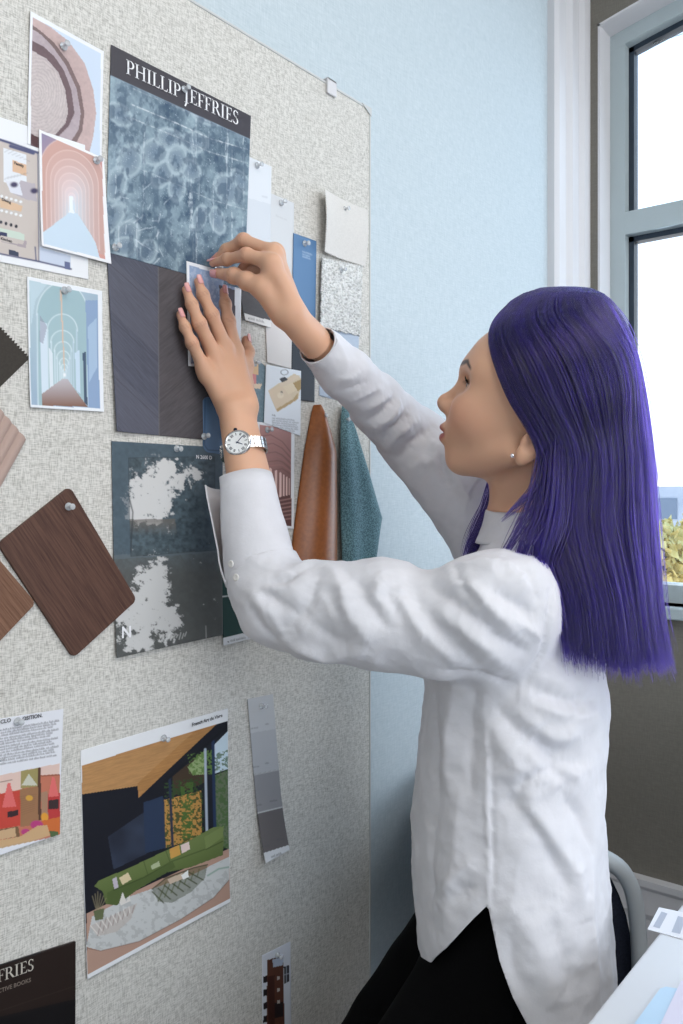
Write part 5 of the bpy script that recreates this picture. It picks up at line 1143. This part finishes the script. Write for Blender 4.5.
def band(name, rings, m, parent, thick=.0018, nu=64, nv=10, open_=((0, 2*math.pi), (0, 2*math.pi)), flare=0.0):
    """strip of cloth round a limb: rings = (centre, axis a, axis b, ra, rb)"""
    V_ = []
    for j in range(nv+1):
        t = j/nv*(len(rings)-1); i = min(int(t), len(rings)-2); f = t-i
        c0, a0, b0, ra0, rb0 = rings[i]; c1, a1_, b1, ra1, rb1 = rings[i+1]
        for k in range(nu+1):
            tj = j/nv; o0 = open_[0][0]*(1-tj)+open_[1][0]*tj; o1 = open_[0][1]*(1-tj)+open_[1][1]*tj; th = o0+(o1-o0)*k/nu; g_ = 1+flare*max(0, (.13-k/nu)/.13)*(.05+.95*tj); w0 = c0+(a0*ra0*math.cos(th)+b0*rb0*math.sin(th))*g_; w1 = c1+(a1_*ra1*math.cos(th)+b1*rb1*math.sin(th))*g_
            V_.append(w0*(1-f)+w1*f)
    V_ = np.array(V_); idx = np.arange((nu+1)*(nv+1)).reshape(nv+1, nu+1); F_ = np.stack([idx[:-1, :-1], idx[:-1, 1:], idx[1:, 1:], idx[1:, :-1]], -1).reshape(-1, 4)
    cen = np.mean([r[0] for r in rings], 0); nrm = vnormals(V_, F_)
    if ((V_-cen)*nrm).sum() < 0: F_ = F_[:, ::-1]; nrm = -nrm
    V_ = V_+nrm*((vnoise3(V_, 45, 5)-.5)*.003+(vnoise3(V_, 120, 6)-.5)*.0008)[:, None]
    o = mesh_obj(name, V_, F_, m, parent); md = o.modifiers.new('thick', 'SOLIDIFY'); md.thickness = thick; md.offset = -1; return o
def frame_at(c, ax, toward):
    b = HN(toward-ax*np.dot(toward, ax)); a = np.cross(ax, b); return a, b
# left cuff: open at the left, with two buttons under the slit
cb = P3(262, 577, 1.050); ctp = P3(243, 480, 1.090); cax = HN(ctp-cb); a_, b_v = frame_at(cb, cax, -FWD)       # b faces the viewer
dg = math.radians
if np.dot(a_, RGT) < 0: a_ = -a_
op = ((dg(160), dg(360+182)), (dg(163), dg(360+130)))
band('cuff', [(cb-cax*.004, a_, b_v, .0455, .045), (lerp(cb, ctp, .12), a_, b_v, .0455, .045), (lerp(cb, ctp, .55), a_, b_v, .0425, .0415), (ctp, a_, b_v, .0395, .038)], M_shirt, shirt, open_=op, flare=.27)
M_but = mat('shirt_button', (226, 224, 222), .25)
def button(c, n_, r=.0046, parent=None):
    m = MB(); R_ = Vector(n_).to_track_quat('Z', 'Y').to_matrix().to_4x4(); R_.translation = Vector(c); m.lathe([(r*.9, 0), (r, .0006), (r, .0016), (r*.8, .0021), (r*.55, .0016), (.0001, .0016)], R_, 18); return m.build('button', M_but, parent or shirt, True)
for y, x in ((564, 231.5), (577.5, 236.5)):
    p = P3(x, y, .98); d_ = HN(p-CAM); best = None
    for k in range(400):
        p = CAM+d_*(.9+.0008*k)
        ax_p = cb+cax*np.dot(p-cb, cax)
        if np.linalg.norm(p-ax_p) < .0468: best = p; break
    if best is not None: button(best, HN(best-ax_p))
# right cuff
rb = P3(325, 352, 1.145); rt = P3(317.5, 345, 1.131); rax = HN(rt-rb); a_, b_v = frame_at(rb, rax, -FWD)
band('cuff', [(rb-rax*.03, a_, b_v, .0325, .0325), (rb, a_, b_v, .0302, .0305), (rt, a_, b_v, .0275, .0285)], M_shirt, shirt)
# stand collar
nc = neck0+UPV*.014; band('collar', [(nc+UPV*.000-TF*.002, TF, TL, .068, .074), (nc+UPV*.022-TF*.002, TF, TL, .060, .062), (nc+UPV*.044-TF*.004, TF, TL, .0565, .057)], M_shirt, shirt)
for k in range(6):
    z_ = -.10-.075*k; r_ = np.array(srow)[::-1]; rx = np.interp(z_, r_[::-1][:, 0], r_[::-1][:, 3]); cxx = np.interp(z_, r_[::-1][:, 0], r_[::-1][:, 1]); button(tcs+TF*(cxx+rx-.005)+UPV*z_, TF)
# trousers and shoes
M_trs = noise_mat('black_trousers', (3, 3, 4), (7, 7, 9), nscale=400, rough=.95, bump=.15)
tl_ = [Loft(tc, TF, TL, [(-.62, .0, 0, .104, .168), (-.50, 0, 0, .108, .172), (-.40, 0, 0, .100, .158)], .03)]
for s in (1, -1):
    h, kn, an, to = leg(s); tl_ += [Cone(h, kn, .090, .068), Cone(kn, an+UPV*.03, .070, .058)]
tn = Un(tl_, .03); VT, FT_ = surf(tn, .005); q_ = VT[:, 2]; VT = VT+vnormals(VT, FT_)*((vnoise3(VT, 22, 9)-.5)*.006)[:, None]
VT, FT_ = clip_mesh(VT, FT_, np.minimum(CAMH-.405-VT[:, 2], VT[:, 2]-.095)); o = mesh_obj('trousers', VT, FT_, M_trs, person); md = o.modifiers.new('t', 'SOLIDIFY'); md.thickness = .0015
bsdf(M_trs).inputs['Specular IOR Level'].default_value = .1
M_shoe = mat('black_shoe', (16, 15, 16), .35)
for s in (1, -1):
    h, kn, an, to = leg(s); d_ = HN(to-an); hd = np.array([TF[0], TF[1], 0]); heel = an-TF*.035; heel[2] = .034; toe = to+TF*.05; toe[2] = .026; ball = to*1.0; ball[2] = .034
    sn = Un([Cone(heel, ball, .036, .040), Cone(ball, toe, .040, .026), Cone(an-UPV*.03, an, .036, .040)], .02); V_, F_ = surf(sn, .004); V_, F_ = clip_mesh(V_, F_, np.minimum(V_[:, 2]-.004, .10-V_[:, 2])); mesh_obj('shoe', V_, F_, M_shoe, person).modifiers.new('t', 'SOLIDIFY').thickness = .002

# ------------------------------------------------------------------ watch and ear stud
wc0 = P3(241, 449, 1.092); wax = HN(Lw-Le); wn = HN(-FWD-wax*np.dot(-FWD, wax)+.18*RGT*0); wsd = np.cross(wax, wn)
def armr(): pass
arm_c = lerp(Lw, Le, np.dot(wc0-Lw, Le-Lw)/np.dot(Le-Lw, Le-Lw)); wn = HN(wn-.10*wsd*np.sign(np.dot(wsd, RGT)))
wsd = np.cross(wax, wn)
M_ss = mat('polished_steel', (206, 206, 208), .18, 1.0); M_dial = mat('watch_dial', (236, 237, 238), .3); M_num = mat('watch_numeral', (46, 48, 60), .4)
watch = empty('wristwatch', (0, 0, 0)); watch.parent = person
rw_a, rw_b = .0290, .0225   # half width across the wrist, half thickness
W4 = lambda c: Matrix(((wax[0], wsd[0], wn[0], c[0]), (wax[1], wsd[1], wn[1], c[1]), (wax[2], wsd[2], wn[2], c[2]), (0, 0, 0, 1)))
wcen = arm_c+wn*(rw_b+.0015)
m = MB(); m.lathe([(.0145, -.001), (.0172, .0006), (.0178, .0030), (.0172, .0055), (.0160, .0066), (.0150, .0066), (.0148, .0052), (.0001, .0052)], W4(wcen), 40); m.build('case', M_ss, watch, True)
m = MB(); m.lathe([(.0149, .0050), (.0149, .0056), (.0001, .0056)], W4(wcen), 36); m.build('dial', M_dial, watch, False)
m = MB(); Mw = W4(wcen)
for k in range(12):
    a = k*math.pi/6; R_ = Mw @ Matrix.Rotation(a, 4, 'Z'); n_ = (1, 2, 3)[k % 3]
    for j in range(n_): m.box((.0098, -.0004+(j-(n_-1)/2)*.0014, .0056), (.0134, .0004+(j-(n_-1)/2)*.0014, .0058), R_)
m.build('numerals', M_num, watch)
m = MB(); m.box((-.002, -.00045, .0059), (.0075, .00045, .0062), Mw @ Matrix.Rotation(2.2, 4, 'Z')); m.box((-.002, -.00035, .0063), (.0108, .00035, .0065), Mw @ Matrix.Rotation(.9, 4, 'Z')); m.lathe([(.0009, .0058), (.0009, .0066), (.0001, .0066)], Mw, 10); m.build('hands', mat('watch_hand', (40, 52, 96), .3, .6), watch)
m = MB(); R_ = Mw @ Matrix.Translation((.0180, 0, .003)) @ Matrix.Rotation(math.pi/2, 4, 'Y'); m.lathe([(.0020, -.001), (.0024, .0004), (.0024, .0022), (.0012, .0030), (.0001, .0032)], R_, 14); m.build('crown', mat('crown_stone', (40, 44, 60), .2, .6), watch, True)
m = MB(); nl = 34
for k in range(nl):
    t0 = 2*math.pi*(k+.08)/nl; t1 = 2*math.pi*(k+.92)/nl; tm = (t0+t1)/2
    if math.sin(tm) > .86: continue
    for j in (-1, 0, 1):
        P_ = []
        for t in (t0, tm, t1):
            for rr_ in (1.0, 1.0+.0022/rw_b):
                P_.append(arm_c+wsd*rw_a*rr_*math.cos(t)+wn*rw_b*rr_*math.sin(t))
        w_ = .0052 if j == 0 else .0044; x0 = j*.0054-w_/2; v_ = []
        for x in (x0, x0+w_): v_ += [p+wax*x for p in P_]
        m.add(v_, [(0, 1, 3, 2), (2, 3, 5, 4), (6, 8, 9, 7), (8, 10, 11, 9), (1, 7, 9, 3), (3, 9, 11, 5), (0, 2, 8, 6), (2, 4, 10, 8), (0, 6, 7, 1), (4, 5, 11, 10)])
m.build('bracelet', M_ss, watch, False)
m = MB(); ec = hw((-.006, .0800, -.044)); R_ = Vector(HR@np.array([.35, 1, 0])).to_track_quat('Z', 'Y').to_matrix().to_4x4(); R_.translation = Vector(ec); m.lathe([(.0024, -.001), (.0027, .0008), (.0020, .0019), (.0001, .0022)], R_, 12); m.build('earring', mat('crystal_stud', (240, 240, 245), .05, .8), person, True)
# ------------------------------------------------------------------ hair
HD = 1.085
hrow = np.array([ # y, front x, back x, half depth
 (287.5, 556, 578, .012), (290, 536, 594, .035), (296, 520, 606, .055), (306, 504, 617, .071), (322, 489, 628, .082), (345, 478, 638, .090), (380, 472, 646, .095), (420, 474, 651, .097), (460, 480, 655, .099), (500, 486, 658, .101), (540, 490, 661, .104), (580, 494, 663, .108), (620, 498, 666, .112), (664, 502, 668, .114)], float)
nearx = np.array([(287, 548), (300, 512), (315, 489), (329, 481), (354, 490), (387, 502), (412, 511), (428, 524), (442, 537), (460, 541.5), (481, 539), (503, 530), (520, 527), (546, 535), (570, 552), (600, 560), (664, 566)], float)
def hair_pt(s, y, k):
    """s 0..1 from the near front edge round the back to the far front edge; k scales the envelope"""
    y = np.asarray(y, float); xf, xb, b = (np.interp(y, hrow[:, 0], hrow[:, c]) for c in (1, 2, 3))
    cx = (xf+xb)/2; a = (xb-xf)/2
    c0 = np.clip((np.interp(y, nearx[:, 0], nearx[:, 1])-cx)/a, -.99, .6); f0 = np.arccos(c0)        # near edge: x = cx + a cos f
    c1 = np.clip(c0-.05, -.99, .6); f1 = np.arccos(c1)
    f = f0*(1-s)-f1*s                                                                   # +f0 near front ... 0 back ... -f1 far front
    r = ((cx-CX)+a*np.cos(f)*k)*HD/FX; bn = np.where(np.sin(f) > 0, np.interp(y, [440, 520, 580, 664], [1, 1.16, 1.52, 1.56]), 1.0); d = HD-b*bn*np.sign(np.sin(f))*np.abs(np.sin(f))**.55*k
    r = ((cx-CX)+a*np.cos(f)*k)*d/FX; z = (HY-y)/FX*(.5*HD+.5*d)
    return CAM+d[..., None]*FWD+r[..., None]*RGT+z[..., None]*UPV
def off_skull(P, gap):
    H = HL(P.reshape(-1, 3)); gap = np.broadcast_to(gap, P.shape[:-1]).reshape(-1)
    for c, r_ in (((-.009, 0, .045), (.097, .075, .091)), ((.030, 0, -.020), (.056, .058, .066))):
        c = np.array(c); r_ = np.array(r_); q = (H-c)/(r_+gap[:, None]); l = np.linalg.norm(q, axis=1); m_ = (l < 1) & (l > 1e-3); H[m_] = c+(q[m_]/l[m_][:, None])*(r_+gap[m_][:, None])
    return (HO+H@HR.T).reshape(P.shape)
# under-layer that closes the head
M_hbase = mat('hair_under_layer', (18, 11, 44), .6)
ss = np.linspace(.012, .988, 90); yy = np.concatenate([np.linspace(289, 330, 24), np.linspace(336, 618, 60)])
SS, YY = np.meshgrid(ss, yy); Vh = hair_pt(SS, YY, np.interp(YY, [289, 420, 640], [.93, .90, .86])).reshape(-1, 3)
ix = np.arange(Vh.shape[0]).reshape(SS.shape); Fh = np.stack([ix[:-1, :-1], ix[1:, :-1], ix[1:, 1:], ix[:-1, 1:]], -1).reshape(-1, 4)
Vh = off_skull(Vh, .006)
hb = mesh_obj('hair', Vh, Fh, M_hbase, person); md = hb.modifiers.new('t', 'SOLIDIFY'); md.thickness = .006; md.offset = -1
rg = np.random.default_rng(3); NST = 15000; NP = 26
ncl = 420; cl_s = np.sort(rg.random(ncl)); cl_k = rg.random(ncl); cl_e = rg.normal(0, 1, ncl); cl_w = rg.normal(0, 1, (ncl, 3))
ci = rg.integers(0, ncl, NST); s0 = np.clip(cl_s[ci]+rg.normal(0, .004, NST), .0, 1.0)
loose = rg.random(NST) < .30; s0[loose] = rg.random(loose.sum())
t = np.linspace(0, 1, NP)[None]; lay = np.clip(.6*cl_k[ci]+.4*rg.random(NST), 0, 1)
ytop = 287.5+rg.random(NST)**1.5*16; yend = 652+cl_e[ci]*5+rg.normal(0, 6, NST)-18*np.clip(.18-s0, 0, 1)/.18-6*(lay < .3)

y = ytop[:, None]+(yend-ytop)[:, None]*(t**1.25)
k = np.interp(y, [288, 330, 664], [.985, .985, .97])-(.085*(1-lay))[:, None]*np.clip((y-288)/80, .15, 1)
Sx = s0[:, None]+cl_w[ci, 0][:, None]*.006*np.sin(t*5+cl_w[ci, 1][:, None]*3)*t+rg.normal(0, .0035, NST)[:, None]*t
Sx = np.clip(Sx, .0, 1.0)
PT = hair_pt(Sx, y, k)
PT += (rg.normal(0, .0016, (NST, 1, 3))*t[..., None]+(cl_w[ci]*.0022)[:, None, :]*np.sin(t*7+cl_k[ci][:, None]*9)[..., None]*t[..., None])
flick = np.clip((t-.86)/.14, 0, 1)**2                                       # ends turn out at the back
bk = np.clip(1-np.abs(s0-.42)/.28, 0, 1); PT += (RGT*.007)[None, None]*(flick*bk[:, None]*(1+.5*cl_e[ci])[:, None])[..., None]-(UPV*-.004)[None, None]*(flick*bk[:, None])[..., None]
PT = off_skull(PT, (.008+.010*lay)[:, None]*np.ones((1, NP)))
for _ in range(4): PT[:, 1:-1] = (PT[:, :-2]+2*PT[:, 1:-1]+PT[:, 2:])/4
fly = rg.random(NST) < .012; PT[fly] += rg.normal(0, .007, (fly.sum(), 1, 3))*(t[..., None]**.5)
# front locks falling over the collar and the far shoulder
def lock(path, n, spread, seed, taper=.3):
    r_ = np.random.default_rng(seed); base = np.array([P3(*p) for p in path]); tt = np.linspace(0, 1, NP); kk = np.linspace(0, 1, len(path)); b_ = np.stack([np.interp(tt, kk, base[:, c]) for c in range(3)], 1)
    for _ in range(3): b_[1:-1] = (b_[:-2]+2*b_[1:-1]+b_[2:])/4
    o = r_.normal(0, 1, (n, 1, 3))*spread*np.array([1, 1, .3]); w_ = (.35+.65*np.sin(np.pi*np.clip(tt*.8+.1, 0, 1)))*(1-taper*tt)
    e = r_.normal(0, .0012, (n, 1, 3))*np.sin(tt*6+r_.random((n, 1))*6)[..., None]
    L_ = b_[None]+o*w_[None, :, None]+e; cut = 1-.42*r_.random(n)**1.6; return np.stack([np.stack([np.interp(tt*c, tt, L_[i, :, q_]) for q_ in range(3)], 1) for i, c in enumerate(cut)])
locks = [lock([(548, 424, 1.012), (541, 480, .985), (528, 512, .965), (512, 540, .950), (496, 568, .955)], 60, .0060, 11, .5), lock([(551, 424, 1.012), (546, 490, .975), (538, 520, .955), (524, 546, .935), (516, 576, .96)], 130, .0075, 12, .4), lock([(557, 424, 1.012), (553, 500, .965), (548, 530, .945), (541, 556, .935), (540, 590, .95)], 220, .0085, 13, .3),
         lock([(500, 470, 1.165), (494, 505, 1.165), (484, 528, 1.16), (474, 548, 1.155), (466, 575, 1.15)], 420, .0085, 14, .2), lock([(506, 480, 1.15), (500, 515, 1.15), (490, 540, 1.145), (482, 570, 1.14)], 300, .008, 15, .2), lock([(549, 426, 1.01), (536, 488, .975), (515, 508, .965), (500, 522, .955)], 40, .004, 16, .6)]
ALL = np.concatenate([PT]+locks).astype(f32); n_all = len(ALL)
hc = bpy.data.hair_curves.new('hair_strands'); hc.add_curves([NP]*n_all)
hc.attributes['position'].data.foreach_set('vector', ALL.reshape(-1))
ra = hc.attributes.get('radius') or hc.attributes.new('radius', 'FLOAT', 'POINT')
rad_ = np.tile(np.interp(np.linspace(0, 1, NP), [0, .1, .75, 1], [.00028, .00034, .00032, .00009]), n_all)*np.repeat(rg.uniform(.7, 1.3, n_all), NP); ra.data.foreach_set('value', rad_.astype(f32))
tone = np.concatenate([np.clip(.62*np.random.default_rng(8).random(ncl)[ci]+.38*rg.random(NST), 0, 1)]+[np.clip(np.full(len(q_), .25)+.5*rg.random(len(q_)), 0, 1) for q_ in locks]).astype(f32)
ta = hc.attributes.new('tone', 'FLOAT', 'CURVE'); ta.data.foreach_set('value', tone)
M_hair = bpy.data.materials.new('violet_hair'); M_hair.use_nodes = True; nt = M_hair.node_tree; nt.nodes.clear()
out = nt.nodes.new('ShaderNodeOutputMaterial'); hp = nt.nodes.new('ShaderNodeBsdfHairPrincipled'); hi = nt.nodes.new('ShaderNodeAttribute'); hi.attribute_name = 'tone'; rp = nt.nodes.new('ShaderNodeValToRGB')
rp.color_ramp.elements[0].color = (.0012, .0006, .0065, 1); rp.color_ramp.elements[1].color = (.0100, .0044, .092, 1)
nt.links.new(hi.outputs['Fac'], rp.inputs['Fac']); nt.links.new(rp.outputs['Color'], hp.inputs['Color']); nt.links.new(hp.outputs[0], out.inputs['Surface'])
hp.parametrization = 'COLOR'; hp.inputs['Roughness'].default_value = .26; hp.inputs['Radial Roughness'].default_value = .45
hc.materials.append(M_hair); ho = bpy.data.objects.new('hair_strands', hc); C.objects.link(ho); ho.parent = hb

# ------------------------------------------------------------------ desk, papers, chair
M_lam = mat('white_laminate', (205, 208, 214), .35); M_leg = mat('grey_metal', (150, 152, 156), .35, .7)
TZ = .73
desk = empty('desk', (1.2, -.1, 0)); tag(desk, 'white desk running along the right edge behind the woman', 'desk')
m = MB(); m.box((.5, -.48, TZ-.028), (1.95, .305, TZ)); onto(m.build('desk_top', M_lam, bevel=.003), desk)
for x in (.56, 1.89):
    for y in (-.42, .24):
        m = MB(); m.box((x-.022, y-.022, .002), (x+.022, y+.022, TZ-.028)); onto(m.build('leg', M_leg, bevel=.002), desk)
def TPt(px, py, z=TZ): return P3(px, py, (CAMH-z)/((py-HY)/FX))
def desk_sheet(name, pts, z, m, label, cat, th=.0006, marks=()):
    V_ = [TPt(x, y, TZ) for x, y in pts]; V_ = [(p[0], p[1], TZ+z) for p in V_]
    mb = MB(); n = len(V_); mb.add([(*v[:2], v[2]) for v in V_]+[(*v[:2], v[2]+th) for v in V_], [tuple(range(n))[::-1], tuple(range(n, 2*n))]+[(k, (k+1) % n, n+(k+1) % n, n+k) for k in range(n)])
    o = mb.build(name, m); tag(o, label, cat)
    if marks:
        mb = MB()
        for q_ in marks: mb.add([(*TPt(x, y, TZ)[:2], TZ+z+th+.0002) for x, y in q_], [tuple(range(len(q_)))])
        mb.build('printed_block', M_blk, o)
    return o
M_blk = mat('print_block_grey', (168, 174, 190), .5); M_pap = mat('white_paper', (222, 224, 232), .5); M_bluep = mat('pale_blue_card', (178, 206, 230), .35); M_lil = mat('lilac_paper', (208, 205, 224), .5)
desk_sheet('paper_sheet', [(659, 908), (720, 921), (712, 948), (647.5, 930)], .0004, M_pap, 'white sheet with two grey printed blocks on the white desk', 'paper', marks=[[(661.5, 912.5), (667.5, 914.5), (659.5, 929.5), (653, 927.5)], [(678, 917), (686, 919), (680, 935), (671.5, 933)]])
desk_sheet('paper_sheet', [(681, 984), (740, 1000), (720, 1075), (650, 1050)], .0028, M_lil, 'pale lilac sheet at the lower right corner, on the blue card', 'paper')
desk_sheet('card_sheet', [(660, 991), (666, 989), (690, 993), (664, 1066), (618, 1052), (636, 1024)], .0004, M_bluep, 'pale blue card at the bottom right, under the lilac sheet', 'card', .002)
cc = cam2w(.347, 1.475, 0); cfv = RGT*1.0; ang = math.atan2(cfv[1], cfv[0])
chair = empty('office_chair', (cc[0], cc[1], 0)); chair.rotation_euler = (0, 0, ang); tag(chair, 'navy tub chair with grey loop armrests behind the woman, beside the desk', 'chair')
M_navy = noise_mat('navy_upholstery', (24, 28, 44), (36, 42, 60), nscale=300, rough=.9, bump=.3); M_arm = mat('grey_plastic_arm', (172, 178, 182), .4); M_blackp = mat('black_plastic', (22, 22, 26), .5)
def rsq(w_, d_, r_=.06, n=6):
    P_ = []
    for (sx_, sy_, a0) in ((1, 1, 0), (-1, 1, 90), (-1, -1, 180), (1, -1, 270)):
        for k in range(n+1):
            a = math.radians(a0+90*k/n); P_.append((sx_*(w_-r_)+r_*math.cos(a), sy_*(d_-r_)+r_*math.sin(a)))
    return P_
P_ = rsq(.138, .128); mb = MB(); n = len(P_); rings = [(.95, .42), (1, .43), (1, .455), (.96, .468), (.7, .474)]
mb.add([(x*s_-.02, y*s_, z) for s_, z in rings for x, y in P_], [(i*n+k, i*n+(k+1) % n, (i+1)*n+(k+1) % n, (i+1)*n+k) for i in range(len(rings)-1) for k in range(n)]+[tuple(range(n))[::-1], tuple(range(4*n, 5*n))]); mb.build('seat', M_navy, chair, True)
V_ = []; nu, nv = 48, 14; path = [(.115, -.146), (.06, -.150), (-.06, -.148), (-.12, -.135), (-.158, -.09), (-.168, 0), (-.158, .09), (-.12, .135), (-.06, .148), (.06, .150), (.115, .146)]
pq = np.array(path); tt = np.linspace(0, 1, nu+1); pp = np.stack([np.interp(tt, np.linspace(0, 1, len(pq)), pq[:, k]) for k in range(2)], 1)
for _ in range(6): pp[1:-1] = (pp[:-2]+2*pp[1:-1]+pp[2:])/4
for th_ in (0, 1):
    for j in range(nv+1):
        for i in range(nu+1):
            x, y = pp[i]; e = max(0, min(1, (.118-x)/.17)); zt = .455+.255*math.sqrt(max(0, 1-(1-e)**2)); k_ = 1-.075*th_*1.6; v = j/nv; out_ = 1+.06*v; V_.append((x*k_*out_ if x < 0 else x, y*k_*out_, .425+(zt-.425)*v))
N1 = (nu+1)*(nv+1); F_ = []
for j in range(nv):
    for i in range(nu):
        a = j*(nu+1)+i; F_ += [(a, a+1, a+nu+2, a+nu+1), (N1+a, N1+a+nu+1, N1+a+nu+2, N1+a+1)]
rim = [i for i in range(nu+1)]+[j*(nu+1)+nu for j in range(1, nv+1)]+[nv*(nu+1)+i for i in range(nu-1, -1, -1)]+[j*(nu+1) for j in range(nv-1, 0, -1)]
F_ += [(rim[k], rim[(k+1) % len(rim)], N1+rim[(k+1) % len(rim)], N1+rim[k]) for k in range(len(rim))]
mb = MB(); mb.add(V_, F_); mb.build('backrest', M_navy, chair, True)
for s_ in (1, -1):
    pts = [(.118, s_*.172, .42), (.120, s_*.172, .50), (.112, s_*.172, .60), (.090, s_*.172, 0.642), (.045, s_*.172, 0.664), (-.02, s_*.172, 0.668), (-.10, s_*.170, 0.664), (-.16, s_*.150, 0.646)]
    q = np.array(pts); tt = np.linspace(0, 1, 40); p3 = np.stack([np.interp(tt, np.linspace(0, 1, len(q)), q[:, k]) for k in range(3)], 1)
    for _ in range(5): p3[1:-1] = (p3[:-2]+2*p3[1:-1]+p3[2:])/4
    mb = MB(); mb.tube(p3, .0150, 12, flat=.8); mb.build('armrest', M_arm, chair, True)
mb = MB(); mb.tube([(.118, .172, .425), (.08, .12, .418), (0, 0, .415), (.08, -.12, .418), (.118, -.172, .425)], .013, 10); mb.build('seat_frame', M_blackp, chair, True)
for sx_, sy_ in ((1, 1), (1, -1), (-1, 1), (-1, -1)):
    mb = MB(); mb.tube([(sx_*.10, sy_*.10, .42), (sx_*.15, sy_*.125, .004)], [.013, .010], 10); mb.build('leg', M_blackp, chair, True)
# ------------------------------------------------------------------ window side of the room and lamps
m = MB(); m.box((XB-0.12, YR-.12, 0), (XW+0.25, YR, 0.75)); m.box((XB-0.12, YR-.12, 2.45), (XW+0.25, YR, ROOM_H))
for a, b in ((XB-.12, -1.1), (-.25, .0), (.85, 1.0), (1.85, XW+.25)): m.box((a, YR-.12, .75), (b, YR, 2.45))
tag(m.build('wall_front', M_wwall), kind='structure')
area('window_daylight', (0.55, YR+.05, 1.65), (0.75, 0.8, 1.25), 3.2, 1.6, 39, (0.90, 0.95, 1.0))
area('ceiling_lamp', (0.1, -.7, ROOM_H-.05), (0.1, -.7, 0), 1.2, .6, 16, (1.0, 0.94, 0.86))
area('ceiling_lamp', (1.5, -.7, ROOM_H-.05), (1.5, -.7, 0), 1.2, .6, 9, (1.0, 0.96, 0.90))
area('north_window_daylight', (XW+.05, (WY0+WY1)/2, 1.65), (0, 0.3, 1.3), 1.3, 1.3, 8, (0.62, 0.80, 1.0))
